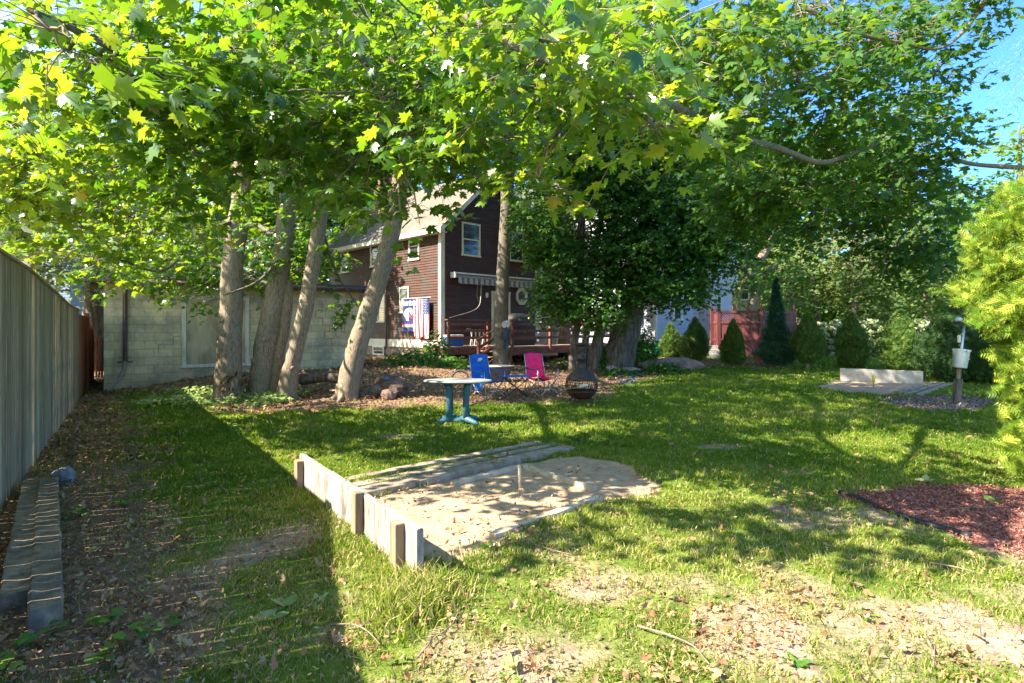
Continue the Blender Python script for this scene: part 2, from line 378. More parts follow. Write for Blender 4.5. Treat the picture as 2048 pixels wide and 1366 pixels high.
V = np.column_stack([GXf, GYf, gzv])
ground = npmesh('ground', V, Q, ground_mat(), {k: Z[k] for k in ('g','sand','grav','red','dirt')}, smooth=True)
tag(ground, 'patchy back garden ground of lawn, bare soil and sand', None, kind='structure')
# ---------- grass
gm = leafmat('grass_blade', [(0,(.045,.11,.010)),(.5,(.135,.215,.018)),(.8,(.29,.33,.04)),(1,(.50,.42,.18))],
             [(0,(.11,.27,.01)),(.6,(.36,.48,.025)),(1,(.55,.50,.2))], .4, .55, .12)
def infrust(x, y, m=1.0): return np.abs(x) < y*.93+m
def grass():
    rg = np.random.default_rng(3); X = []; Y = []; W = []; Hh = []
    for y0, y1, dens, w, h in ((2.2,3.4,9000,.0030,.036),(3.4,5.2,6500,.0038,.038),(5.2,8,3000,.0065,.045),(8,12,1150,.011,.055),(12,18,480,.017,.06),(18,27,170,.03,.06)):
        A = (y1-y0)*(2*(y1*.93+1.0)); n = int(A*dens); y = rg.uniform(y0, y1, n); x = rg.uniform(-1, 1, n)*(y1*.93+1.0)
        k = infrust(x, y); x, y = x[k], y[k]; z = zones(x, y)
        cl = sm(.25, .6, fbm(x*7, y*7, 2)); k = rg.random(len(x)) < z['g']*(.35+.65*cl)
        x, y = x[k], y[k]; X.append(x); Y.append(y); W.append(np.full(len(x), w)); Hh.append(h*(.5+.9*rg.random(len(x)))*(.7+.6*cl[k]))
    # rough tufts along the front board and beside the planks
    for (ax, ay), (bx, by), n, sp, hh in ((BB0+BBN*.12, BB1+BBN*.12, 2300, .09, .052), (BB0-BBD*.1, BB0+BBN*.25-BBD*.4, 1800, .12, .11), (G(760,990)[:2], G(1075,898)[:2], 260, .02, .05),(G(720,962)[:2], G(1085,890)[:2], 260, .02, .05),(G(690,950)[:2], G(1070,878)[:2], 900, .05, .06),(G(960,1115)[:2], G(1330,995)[:2], 1200, .1, .05)):
        t = rg.random(n); x = ax+(bx-ax)*t+rg.normal(0, sp, n); y = ay+(by-ay)*t+rg.normal(0, sp, n)
        X.append(x); Y.append(y); W.append(np.full(n, .005)); Hh.append(hh*(.5+rg.random(n)))
    X, Y, W, Hh = map(np.concatenate, (X, Y, W, Hh)); n = len(X)
    th = rg.random(n)*6.283; dx, dy = np.cos(th), np.sin(th); ln = rg.uniform(.2, 1.0, n)*Hh; ph = rg.random(n)*6.283
    lx, ly = np.cos(ph)*ln, np.sin(ph)*ln; z0 = gz(X, Y)-.006+(fbm(X*3, Y*3, 4)-.5)*.045
    def vtx(s, t, wz): return np.column_stack([X+dx*W*s+lx*t*t, Y+dy*W*s+ly*t*t, z0+Hh*t*(1-.25*t*ln/Hh)])
    Vs = np.stack([vtx(-1,0,0), vtx(1,0,0), vtx(.75,.55,0), vtx(-.75,.55,0), vtx(0,1,0)], 1).reshape(-1, 3)
    T = (np.array([[0,1,2],[0,2,3],[3,2,4]])[None]+(np.arange(n)*5)[:, None, None]).reshape(-1, 3)
    v = np.clip(.45+.75*(fbm(X*.9+3, Y*.9+50, 3)-.5)+rg.normal(0, .15, n)+.12*(1-sm(3, 6, Y)), 0, 1); v[rg.random(n) < .06+.30*(1-sm(3.5,6.5,Y))] = 1
    o = npmesh('grass', Vs, T, gm, {'v': np.repeat(v, 5)}); tag(o, 'short patchy lawn grass, greener and denser away from the camera', 'grass', kind='stuff')
    print('grass', n)
# horseshoe-pit board line (needed by the tufts)
BB0 = np.array([-.585, 3.50]); BB1 = np.array([-2.085, 5.585]); BBD = (BB1-BB0)/np.linalg.norm(BB1-BB0); BBN = np.array([-BBD[1], BBD[0]])
if BBN[0] > 0: BBN = -BBN
grass()
# ---------- fallen leaves, twigs and mulch chips
DEAD = leafmat('dead_leaf', [(0,(.17,.085,.045)),(.4,(.36,.19,.10)),(.7,(.50,.31,.17)),(.9,(.56,.43,.27)),(1,(.5,.48,.1))], [(0,(.3,.14,.05)),(1,(.6,.45,.2))], .2, .7, .2)
def scatter(name, label, n, ydist, wfun, size, m, tm, v=(.5,.25), tilt=.45, seed=5, xr=None):
    rg = np.random.default_rng(seed); y = ydist(rg, n); x = rg.uniform(-1, 1, n)*(y*.93+1.0) if xr is None else rg.uniform(xr[0], xr[1], n)
    w = wfun(x, y); k = rg.random(n) < w; x, y = x[k], y[k]; n = len(x)
    th = rg.random(n)*6.283; a = np.column_stack([np.cos(th), np.sin(th), rg.normal(0,.25,n)])
    nn = np.column_stack([rg.normal(0,tilt,n), rg.normal(0,tilt,n), np.ones(n)*np.where(rg.random(n)<.5,1,-1)])
    s = size*(.5+.9*rg.random(n)); pos = np.column_stack([x, y, gz(x, y)+.018+.02*rg.random(n)+(fbm(x*3, y*3, 4)-.5)*.045])
    o = leaves_obj(name, pos, a, nn, s, tm, m, np.clip(rg.normal(v[0], v[1], n), 0, 1)); tag(o, label, 'leaves' if 'leaves' in name else 'chips', kind='stuff'); return o
yd = lambda a, b, p=1.0: (lambda rg, n: a+(b-a)*rg.random(n)**p)
CURL = mk_tmpl([(0,0),(.30,.05),(.22,.2),(.42,.42),(.18,.5),(.2,.75),(0,1)], (0,.4), .7, .8)
OVC = mk_tmpl([(0,0),(.2,.3),(.22,.6),(0,1)], (0,.5), .9, .7)
def wl(x, y):
    z = zones(x, y); c = sm(.42, .62, fbm(x*2.5+11, y*2.5, 3))
    return np.clip(.10+z['patch']*.75*c+.25*z['fen']+.10*c+.25*z['dirt']-.3*z['sand']*(1-c), 0, 1)*(1-.75*z['red'])
scatter('fallen_leaves', 'dry curled brown and orange leaves scattered over the near lawn', 8000, yd(2.2, 7, 1.4), wl, .043, DEAD, CURL, (.45,.25), .5, 5)
scatter('fallen_leaves', 'small tan leaf pieces littering the lawn and path', 70000, yd(2.2, 11, 1.4), wl, .022, DEAD, OVC, (.6,.25), .5, 6)
def wd(x, y):
    z = zones(x, y); return np.clip(z['dirt']*.9+.015, 0, 1)*(1-z['sand'])
scatter('fallen_leaves', 'brown leaf litter covering the soil under the trees and along the fence', 60000, yd(6.5, 25, 1.0), wd, .06, DEAD, CURL, (.32,.25), .5, 7)
scatter('fallen_leaves', 'tan leaf litter on the shaded path beside the wooden fence', 16000, yd(2.2, 9, 1.3), lambda x, y: zones(x, y)['fen']*.6, .032, DEAD, CURL, (.45,.3), .5, 8)
scatter('fallen_leaves', 'dark leaf debris scattered over the sand pit', 1500, yd(3.6, 7.2), lambda x, y: (zones(x, y)['sand'] > .6)*sm(.45, .62, fbm(x*3.5, y*3.5, 3))*.9, .03, DEAD, OVC, (.05,.15), .5, 9, (-1.6, 2.2))
MCH = leafmat('mulch_chip', [(0,(.11,.038,.028)),(.5,(.26,.10,.075)),(1,(.42,.22,.17))], (.3,.1,.06), .02, .8, .2)
MCG = leafmat('bark_chip', [(0,(.09,.065,.05)),(.5,(.21,.16,.13)),(1,(.38,.31,.26))], (.1,.1,.1), .02, .8, .2)
scatter('mulch_chips', 'red shredded mulch chips in the bed by the golden conifer', 52000, yd(3.2, 6.5), lambda x, y: (zones(x, y)['red'] > .4)*.9, .022, MCH, OVC, (.5,.25), .4, 10, (1.8, 6.2))
scatter('mulch_chips', 'grey brown mulch chips round the feeder post', 9000, yd(10, 14.5), lambda x, y: (zones(x, y)['grav'] > .4)*.9, .05, MCG, OVC, (.5,.3), .4, 11, (6.5, 11.5))
# ---------- fences
WOODG = woodmat('weathered_fence_wood', (.17,.13,.085), (.60,.48,.33), (.36,.32,.2))
REDF = woodmat('red_stained_wood', (.22,.06,.035), (.48,.17,.09), (.3,.12,.07))
WCAP = M2('pale_cap_wood', (.5,.42,.34), (.72,.64,.54), 8, (1,1,1), .7, .3, .005)
FA = np.array([-4.28, 4.755]); FD = np.array([-.671, 1.0]); FDu = FD/np.linalg.norm(FD); FN = np.array([FDu[1], -FDu[0]])
def fpt(Y, off=0.0, z=0.0):
    p = FA+FD*(Y-FA[1])+FN*off; return np.array([p[0], p[1], z])
def ftop(Y): return float(np.interp(Y, [2,4,4.76,6,8,10,12,14], [1.63,2.18,2.18,2.16,2.06,1.94,1.91,1.9]))
def fence():
    rf = root('wooden_fence', fpt(6), 'tall weathered grey board fence running along the left side with capped posts', 'fence')
    rg = np.random.default_rng(4); i = 0; s = -1.6; L = np.linalg.norm(FD)
    posts = [-2.0+2.0*k for k in range(8)]
    for k in range(len(posts)-1):
        mb = MB(); y0, y1 = posts[k], posts[k+1]; s = y0+.045
        zt = float(ftop((y0+y1)/2)); ztn = zt
        while s < y1-.05:
            w = .118*(.93+.14*rg.random()); ds = w/L; e = min(s+ds, y1-.045)
            a, b = fpt(s, .01*rg.random()), fpt(e, .01*rg.random()); zz = float(ftop(s))-.012+rg.normal(0,.003)
            t = .018; o = np.array([*(-FN*t), 0])
            z0 = -.02
            mb.add([a+(0,0,z0), b+(0,0,z0), b+o+(0,0,z0), a+o+(0,0,z0), a+(0,0,zz), b+(0,0,zz), b+o+(0,0,zz), a+o+(0,0,zz)],
                   [(3,2,1,0),(4,5,6,7),(0,1,5,4),(1,2,6,5),(2,3,7,6),(3,0,4,7)])
            s = e+(.0035+.006*rg.random())/L
        build('board_panel', mb, WOODG, rf)
        rb = MB(); rb.beam(fpt(y0+.05, -.005, float(ftop(y0))+.012), fpt(y1-.05, -.005, float(ftop(y1))+.012), .07, .024); build('top_rail', rb, WOODG, rf)
        for zf in (.35, .95): rb = MB(); rb.beam(fpt(y0+.05, -.045, zf*1.0), fpt(y1-.05, -.045, zf), .04, .09); build('rail', rb, WOODG, rf)
    for y in posts[1:]:
        pb = MB(); c = fpt(y, -.05); z = float(ftop(y)); pb.beam(c+(0,0,-.1), c+(0,0,z+.02), .10, .10, (FDu[0],FDu[1],0)); p = build('post', pb, WOODG, rf)
        cb = MB(); cb.beam(c+(0,0,z+.02), c+(0,0,z+.055), .17, .17, (FDu[0],FDu[1],0)); cb.beam(c+(0,0,z+.055), c+(0,0,z+.085), .13, .13, (FDu[0],FDu[1],0)); build('post_cap', cb, WCAP, p)
fence()
def redfence():
    rf = root('red_fence_section', fpt(14), 'low reddish brown stained fence continuing beyond the grey fence', 'fence')
    rg = np.random.default_rng(14); L = 1.204
    for y0, y1, zt in ((12.05,14.3,1.83),(14.3,16.2,1.5)):
        mb = MB(); s = y0+.05
        while s < y1-.06:
            e = min(s+.105/L, y1-.05); a, b = fpt(s), fpt(e); o = np.array([*(-FN*.02), 0])
            mb.add([a, b, b+o, a+o, a+(0,0,zt), b+(0,0,zt), b+o+(0,0,zt), a+o+(0,0,zt)], [(3,2,1,0),(4,5,6,7),(0,1,5,4),(1,2,6,5),(2,3,7,6),(3,0,4,7)]); s = e+.006/L
        build('board_panel', mb, REDF, rf)
        pb = MB(); c = fpt(y1, 0); pb.beam(c, c+(0,0,zt+.08), .1, .1, (FDu[0],FDu[1],0)); build('post', pb, REDF, rf)
    c = fpt(16.35); rg_ = root('picket_gate', c, 'reddish picket gate between the fence end and the block garage', 'gate')
    a = np.array([c[0]+.05, c[1]+.05, 0]); d = nrm(np.array([.86, -.5, 0.])); mb = MB()
    for k in range(7):
        q = a+d*(.06+.16*k); mb.beam(q+(0,0,.12), q+(0,0,1.25), .085, .02, (d[1],-d[0],0))
    build('picket', mb, REDF, rg_)
    for z in (.35, 1.12): mb = MB(); mb.beam(a+(0,.03,z), a+d*1.15+(0,.03,z), .03, .09); build('rail', mb, REDF, rg_)
redfence()
# ---------- block garage
m, nt = newmat('painted_block_wall'); v = coords(nt); sx = N(nt, 'ShaderNodeSeparateXYZ'); nt.links.new(v, sx.inputs[0]); cx_ = N(nt, 'ShaderNodeCombineXYZ')
nt.links.new(math_(nt, 'ADD', sx.outputs[0], sx.outputs[1]), cx_.inputs[0]); nt.links.new(sx.outputs[2], cx_.inputs[1])
br = N(nt, 'ShaderNodeTexBrick'); nt.links.new(cx_.outputs[0], br.inputs['Vector'])
for k, val in (('Scale',1),('Mortar Size',.006),('Mortar Smooth',.3),('Bias',0),('Brick Width',.406),('Row Height',.203)): br.inputs[k].default_value = val
br.inputs['Color1'].default_value = (.60,.47,.26,1); br.inputs['Color2'].default_value = (.78,.63,.38,1); br.inputs['Mortar'].default_value = (.42,.32,.17,1)
st = noise(nt, v, 1.6, 9, .72); c = mixc(nt, ramp(nt, st, [(.44,(0,0,0)),(.62,(.85,.85,.85))]), br.outputs[0], (.30,.265,.20))
st2 = noise(nt, v, 30, 5, .7); c = mixc(nt, ramp(nt, st2, [(.55,(0,0,0)),(.75,(.45,.45,.45))]), c, (.2,.19,.15))
finish(nt, c, .9, math_(nt, 'ADD', math_(nt, 'MULTIPLY', br.outputs[1], -1.2), math_(nt, 'MULTIPLY', st2, .5)), .7, .012, spec=.2); BLOCK = m
BRN = M2('brown_painted_fascia', (.055,.028,.022), (.13,.07,.055), 9, (1,1,1), .5, .2, .004)
WEAT = M2('weathered_white_paint', (.42,.38,.30), (.74,.70,.6), 12, (1,1,.2), .75, .4, .006, .3, .6)
PLY = M2('stained_plywood', (.20,.155,.10), (.68,.54,.33), 2.2, (1,1,.35), .8, .15, .004, .3, .65)
ROOFD = M2('dark_roofing', (.05,.05,.055), (.12,.115,.11), 18, (1,1,1), .9, .5, .01)
RUST = M2('rusty_crack_stain', (.35,.16,.04), (.5,.27,.08), 10, (1,1,1), .9, .2, .003)
GA = math.atan2(.582, .813)
ga = root('block_garage', (-9.76, 13.6, 0), 'low pale block garage behind the leaning tree trunks, with a boarded window', 'garage', rz=GA)
GL = 6.3
b = MB(); b.box((0,0,-.1),(GL,4.6,2.62)); build('wall', b, BLOCK, ga, False)
b = MB(); b.box((-.3,-.32,2.72),(GL+.3,4.9,2.80)); rf = build('roof', b, ROOFD, ga, False)
b = MB(); b.box((-.3,-.30,2.60),(GL+.28,-.24,2.715)); b.box((-.24,-.24,2.66),(GL+.2,0,2.70)); build('fascia', b, BRN, ga, False)
b = MB(); b.tube([(-.35,-.38,2.66),(GL+.35,-.38,2.66)], .06, 8); build('gutter', b, BRN, ga, False, True)
b = MB()
for q in ([(.42,-.36,2.64),(.42,-.10,2.5),(.42,-.07,2.3),(.42,-.07,.72)],): b.tube(q, .05, 8)
ds = build('downspout', b, BRN, ga, False)
b = MB(); b.tube([(.42,-.07,.74),(.40,-.14,.55),(.30,-.3,.3),(.05,-.75,.1)], .045, 8); build('elbow_pipe', b, M2('grey_pipe', (.2,.17,.14),(.32,.27,.22),20), ds, False)
b = MB(); b.box((.26,-.05,.70),(.58,-.02,.73)); build('pipe_strap', b, BRN, ds, False)
# boarded opening
w = MB(); x0, x1, z0, z1 = 1.62, 3.2, .60, 2.27
for lo, hi in (((x0,-.05,z0),(x0+.09,.01,z1)), ((x1-.09,-.05,z0),(x1,.01,z1)), ((x0-.0,-.052,z1),(x1,.01,z1+.09)), ((x0-.04,-.07,z0-.08),(x1+.04,.01,z0))): w.box(lo, hi)
fr = build('window', w, WEAT, ga, False); b = MB(); b.box((x0+.09,-.03,z0),(x1-.09,.005,z1)); build('plywood_panel', b, PLY, fr, False)
r2 = None
def crack(x, z, steps, rr, mb, w_=.022):
    nm, mt = mb; mb = MB()
    for sx_, sz_ in steps:
        nx_, nz_ = x+sx_*.203, z+sz_*.203
        mb.box((min(x,nx_)-w_/2,-.004,min(z,nz_)-w_/2), (max(x,nx_)+w_/2,.02,max(z,nz_)+w_/2)); x, z = nx_, nz_
    build(nm, mb, mt, ga, False)
b = ('rust_stain', RUST); crack(5.0, 2.03, [(0,-1),(1,0),(0,-1),(1,0),(0,-.9),(-.4,0)], r2, b); crack(4.7, 2.23, [(0,-1)], r2, b); crack(5.25, 1.42, [(0,-1),(1,0),(0,-1)], r2, b); crack(5.85, 1.62, [(0,-1),(-.6,0)], r2, b)
b = ('crack', ROOFD); crack(1.62, 1.32, [(-.9,0),(0,-1),(-1.6,0),(0,-1)], r2, b, .008); crack(.3, .81, [(1,0)], r2, b, .01)
# ---------- brown house
CLAP = M2('dark_brown_clapboard', (.03,.012,.008), (.115,.042,.024), 5, (.25,.25,2.5), .6, .35, .006, .3, .7, c3=(.06,.042,.036), s3=1.5)
CREAM = M2('cream_trim', (.58,.50,.38), (.78,.71,.58), 6, (1,1,.4), .6, .2, .004)
WHT = M2('white_trim', (.60,.58,.54), (.80,.79,.76), 6, (1,1,.4), .55, .15, .003)
SHING = M2('brown_shingles', (.085,.07,.055), (.19,.155,.12), 22, (1,1,1), .9, .5, .012, c3=(.2,.15,.12), s3=2)
m, nt = newmat('window_glass'); v = coords(nt); n = noise(nt, v, 3, 3)
finish(nt, ramp(nt, n, [(.3,(.02,.025,.025)),(.7,(.06,.07,.07))]), .06, spec=.9); GLASS = m
FOUND = M2('rough_foundation', (.16,.12,.095), (.33,.26,.21), 12, (1,1,1), .9, .6, .02)
BRICK, nt = newmat('chimney_brick'); v = coords(nt); br = N(nt, 'ShaderNodeTexBrick'); sx = N(nt, 'ShaderNodeSeparateXYZ'); nt.links.new(v, sx.inputs[0]); cx_ = N(nt, 'ShaderNodeCombineXYZ')
nt.links.new(math_(nt, 'ADD', sx.outputs[0], sx.outputs[1]), cx_.inputs[0]); nt.links.new(sx.outputs[2], cx_.inputs[1]); nt.links.new(cx_.outputs[0], br.inputs['Vector'])
for k, val in (('Scale',1),('Mortar Size',.006),('Brick Width',.21),('Row Height',.075)): br.inputs[k].default_value = val
br.inputs['Color1'].default_value = (.25,.09,.06,1); br.inputs['Color2'].default_value = (.35,.15,.1,1); br.inputs['Mortar'].default_value = (.4,.36,.32,1)
finish(nt, br.outputs[0], .9, br.outputs[1], -.5, .01)
def laps(mb, axis_, c0, a0, a1f, z0, z1, row, out):
    """clapboards: axis_ 'x' wall in the plane y=c0 (facing -y) or 'y' wall in x=c0 (facing -x); a1f(z) -> (start, end) at height z"""
    z = z0
    while z < z1-.01:
        zt = min(z+row, z1); (s0, e0), (s1, e1) = a1f(z), a1f(zt); d = out
        if axis_ == 'x': vs = [(s0,c0-d,z),(e0,c0-d,z),(e1,c0-.002,zt),(s1,c0-.002,zt),(s0,c0,z),(e0,c0,z)]
        else: vs = [(c0-d,e0,z),(c0-d,s0,z),(c0-.002,s1,zt),(c0-.002,e1,zt),(c0,e0,z),(c0,s0,z)]
        mb.add(vs, [(0,1,2,3),(4,5,1,0)]); z = zt
def window(par, ax, c0, a, z, w, h, m=None, pos=1, sill=.0, blind=False, fw=.07):
    m = m or CREAM; f = MB(); y0, y1 = c0-.055, c0
    def bx(a0, a1, za, zb, d0, d1):
        return ((a0, c0-d1, za), (a1, c0-d0, zb)) if ax == 'x' else ((c0-d1, a0, za), (c0-d0, a1, zb))
    for q in ((a-fw, a, z, z+h, 0, .05), (a+w, a+w+fw, z, z+h, 0, .05), (a-fw-.01, a+w+fw+.01, z+h, z+h+fw, 0, .055), (a-fw-.03, a+w+fw+.03, z-.05, z, 0, .075)): f.box(*bx(*q))
    o = build('window', f, m, par, False)
    g = MB(); g.box(*bx(a, a+w, z, z+h, 0, .022)); build('pane', g, GLASS, o, False)
    s = MB(); s.box(*bx(a, a+w, z+h*.49, z+h*.53, .0225, .038)); s.box(*bx(a, a+.03, z, z+h*.49, .0225, .034)); s.box(*bx(a+w-.03, a+w, z, z+h*.49, .0225, .034)); s.box(*bx(a+.03, a+w-.03, z, z+.035, .0225, .034))
    build('sash', s, m, o, False); return o
HA = math.atan2(.70, .714); HW, HL, EZ, RZ, BZ = 5.4, 9.2, 5.62, 8.1, 1.05
hs = root('brown_house', (-2.745, 22, 0), 'two storey dark brown clapboard house with cream trim and a steep gable', 'house', rz=HA)
def gabx(z): return (0, HW) if z <= EZ else ((z-EZ)/(RZ-EZ)*HW/2, HW-(z-EZ)/(RZ-EZ)*HW/2)
b = MB(); laps(b, 'x', 0, 0, gabx, BZ, RZ-.02, .105, .024); laps(b, 'y', 0, 0, lambda z: (0, HL), BZ, EZ, .105, .024)
b.add([(0,.001,BZ),(HW,.001,BZ),(HW,.001,EZ),(HW/2,.001,RZ),(0,.001,EZ)], [(0,1,2,3,4)]); b.add([(.001,0,BZ),(.001,HL,BZ),(.001,HL,EZ),(.001,0,EZ)], [(0,1,2,3)])
b.add([(HW,0,BZ),(HW,HL,BZ),(HW,HL,EZ),(HW,0,EZ)], [(0,1,2,3)]); b.add([(0,HL,BZ),(HW,HL,BZ),(HW,HL,EZ),(HW/2,HL,RZ),(0,HL,EZ)], [(4,3,2,1,0)])
build('wall', b, CLAP, hs, False)
b = MB(); b.box((.03,.03,-.2),(HW,HL,BZ)); build('foundation', b, FOUND, hs, False)
b = MB(); b.box((-.035,-.001,BZ-.32),(-.0,HL,BZ+.0)); b.box((-.035,-.035,BZ-.32),(.9,-.001,BZ-.0)); build('skirt_board', b, CREAM, hs, False)
b = MB(); b.add([(-.045,-.045,BZ+.001),(.15,-.045,BZ+.001),(.15,-.005,BZ+.001),(-.005,-.005,BZ+.001),(-.005,.12,BZ+.001),(-.045,.12,BZ+.001),(-.045,-.045,EZ-.05),(.15,-.045,EZ-.05),(.15,-.005,EZ-.05),(-.005,-.005,EZ-.05),(-.005,.12,EZ-.05),(-.045,.12,EZ-.05)], [(0,1,7,6),(1,2,8,7),(2,3,9,8),(3,4,10,9),(4,5,11,10),(5,0,6,11),(5,4,3,2,1,0),(6,7,8,9,10,11)]); build('corner_board', b, CREAM, hs, False)
b = MB(); b.box((HW-.13,-.045,BZ+.001),(HW+.03,-.005,EZ)); build('corner_board', b, CREAM, hs, False)
ov = .38; sl = (RZ-EZ)/(HW/2)
def slab(s):
    e = -ov if s < 0 else HW+ov; zE = EZ-ov*sl; q = MB(); y0, y1, t = -.42, HL+.3, .10; X = HW/2
    q.add([(e,y0,zE),(X,y0,RZ),(X,y1,RZ),(e,y1,zE),(e,y0,zE+t),(X,y0,RZ+t),(X,y1,RZ+t),(e,y1,zE+t)], [(0,1,2,3),(7,6,5,4),(0,4,5,1),(2,6,7,3),(0,3,7,4),(1,5,6,2)]); return q
for s in (-1, 1): rf = build('roof', slab(s), SHING, hs, False)
b = MB()
for s in (-1, 1):
    e = -ov if s < 0 else HW+ov; zE = EZ-ov*sl; X = HW/2
    for y0, y1, dz, t in ((-.455,-.425,-.16,.24), (-.415,-.035,-.06,.03)): 
        b.add([(e,y0,zE+dz),(X,y0,RZ+dz),(X,y1,RZ+dz),(e,y1,zE+dz),(e,y0,zE+dz+t),(X,y0,RZ+dz+t),(X,y1,RZ+dz+t),(e,y1,zE+dz+t)], [(0,1,2,3),(7,6,5,4),(0,4,5,1),(2,6,7,3),(0,3,7,4),(1,5,6,2)])
b.box((-ov-.03,-.42,EZ-ov*sl-.10),(-ov-.003,HL+.3,EZ-ov*sl+.08)); b.box((-ov,-.40,EZ-ov*sl-.10),(-.02,HL+.25,EZ-ov*sl-.06)); build('eave_trim', b, CREAM, hs, False)
b = MB(); b.box((1.6,6.8,RZ-1.3),(2.25,7.5,RZ+.9)); b.box((1.55,6.75,RZ+.9),(2.3,7.55,RZ+1.0)); build('chimney', b, BRICK, hs, False)
window(hs, 'x', 0, 1.08, 4.47, .84, 1.24); window(hs, 'x', 0, 3.72, 4.47, .75, 1.2)
for a, z, w, h in ((1.46,4.34,.62,1.05),(4.5,4.3,.6,1.08),(7.25,4.22,.62,1.12),(2.2,2.2,.55,.98),(4.03,1.82,.48,1.15)): window(hs, 'y', 0, a, z, w, h)
window(hs, 'y', -.0, 4.1, .36, .8, .32, WHT)
b = MB(); b.tube([(-.10,3.75,5.15),(-.10,3.75,.75),(-.2,3.7,.62)], .045, 8); build('downspout', b, BRN, hs, False)
# door, octagon window, awning, lamp on the gable wall
b = MB(); dx0, dx1, dz0, dz1 = 2.7, 3.6, .865, 2.98
for lo, hi in (((dx0-.09,-.06,dz0),(dx0,0,dz1)),((dx1,-.06,dz0),(dx1+.09,0,dz1)),((dx0-.1,-.065,dz1),(dx1+.1,0,dz1+.1))): b.box(lo, hi)
dr = build('door', b, CREAM, hs, False)
b = MB()
for lo, hi in (((dx0,-.045,dz0),(dx0+.12,-.02,dz1)),((dx1-.12,-.045,dz0),(dx1,-.02,dz1)),((dx0+.12,-.045,dz1-.13),(dx1-.12,-.02,dz1)),((dx0+.12,-.045,dz0),(dx1-.12,-.02,dz0+.55)),((dx0+.12,-.045,dz0+.95),(dx1-.12,-.02,dz0+1.05))): b.box(lo, hi)
build('screen_frame', b, M2('yellowed_frame', (.5,.38,.19),(.68,.53,.3),9,(1,1,.2)), dr, False)
b = MB(); b.box((dx0+.12,-.03,dz0+.55),(dx1-.12,-.02,dz1-.13)); build('pane', b, GLASS, dr, False)
def ring(mb, cx0, cz0, r0, r1, y0, y1, n=8, ph=math.pi/8):
    A = [(cx0+r*math.cos(ph+2*math.pi*i/n), y, cz0+r*1.08*math.sin(ph+2*math.pi*i/n)) for y in (y0, y1) for r in (r0, r1) for i in range(n)]
    fs = []
    for i in range(n):
        j = (i+1) % n; fs += [(i, j, n+j, n+i), (2*n+i, 3*n+i, 3*n+j, 2*n+j), (n+i, n+j, 3*n+j, 3*n+i), (i, 2*n+i, 2*n+j, j)]
    mb.add(A, fs)
b = MB(); ring(b, 4.4, 2.92, .28, .37, -.07, 0); ring(b, 4.4, 2.92, .23, .285, -.05, 0); ow = build('octagonal_window', b, CREAM, hs, False)
b = MB(); b.add([(4.4+.25*math.cos(math.pi/8+i*math.pi/4), -.03, 2.92+.27*math.sin(math.pi/8+i*math.pi/4)) for i in range(8)], [tuple(range(8))]); build('pane', b, GLASS, ow, False)
aw = root('awning', (0,0,0), 'rolled up grey striped awning over the back door', 'awning'); 
aw.location = Matrix.Rotation(HA,4,'Z') @ Vector((.45,0,3.5))+Vector((-2.745,22,0)); aw.rotation_euler = (0,0,HA)
AWL = 4.75
b = MB(); b.box((0,-.28,.16),(AWL,-.02,.22)); b.box((0,-.30,0),(.06,-.02,.16)); b.box((AWL-.06,-.3,0),(AWL,-.02,.16)); build('hood', b, WHT, aw, False)
b = MB(); b.tube([(.07,-.16,.07),(AWL-.07,-.16,.07)], .065, 10); build('roller', b, M2('grey_fabric', (.33,.32,.33),(.45,.44,.44),9), aw, False)
GST = M2('awning_pale_stripe', (.38,.37,.38), (.50,.49,.49), 9); GSD = M2('awning_dark_stripe', (.13,.13,.15), (.2,.2,.22), 9)
b = MB(); n = 60
for i in range(n):
    x_, w_ = .22+i*(AWL-.44)/n, (AWL-.44)/n; b.mi = (i//2) % 2; zz = -.20-.035*abs(math.sin((i % 4)/4*math.pi)); yy = -.25-.015*math.sin(i*.9)
    b.box((x_, yy-.004, zz), (x_+w_-.0005, yy, .02))
build('valance', b, [GST, GSD], aw, False)
def hpt(x, y, z): return np.array(Matrix.Rotation(HA,4,'Z') @ Vector((x,y,z)))+np.array([-2.745,22,0])
b = MB(); q = hpt(2.33,-.06,2.9); b.lathe([(.0,-.12),(.05,-.11),(.065,-.02),(.06,.07),(.03,.10),(0,.11)], q, 10); b.beam(q+(0,0,-.02), hpt(2.33,0,2.88), .05, .07)
wl_ = build('wall_lamp', b, WHT, None, smooth=False); tag(wl_, 'small white wall lamp beside the back door', 'wall lamp')
ROPE = M2('pale_rope', (.38,.33,.26), (.5,.45,.36), 30)
b = MB(); b.tube(spline([hpt(1.9,-.2,3.5), hpt(1.6,-.5,3.0), hpt(.9,-1.1,2.3), hpt(-.75,-1.5,1.9)], 8), .012, 5); c_ = build('rope', b, ROPE); tag(c_, 'thin pale cord hanging from awning to deck rail', 'cord')
b = MB(); b.tube(spline([hpt(1.82,-.1,3.5), hpt(1.75,-.1,2.9), hpt(1.87,-.1,2.6), hpt(2.0,-.1,2.9), hpt(1.95,-.1,3.5)], 8), .01, 5); c_ = build('rope', b, ROPE); tag(c_, 'loop of cord dangling under the awning beside the wall lamp', 'cord')
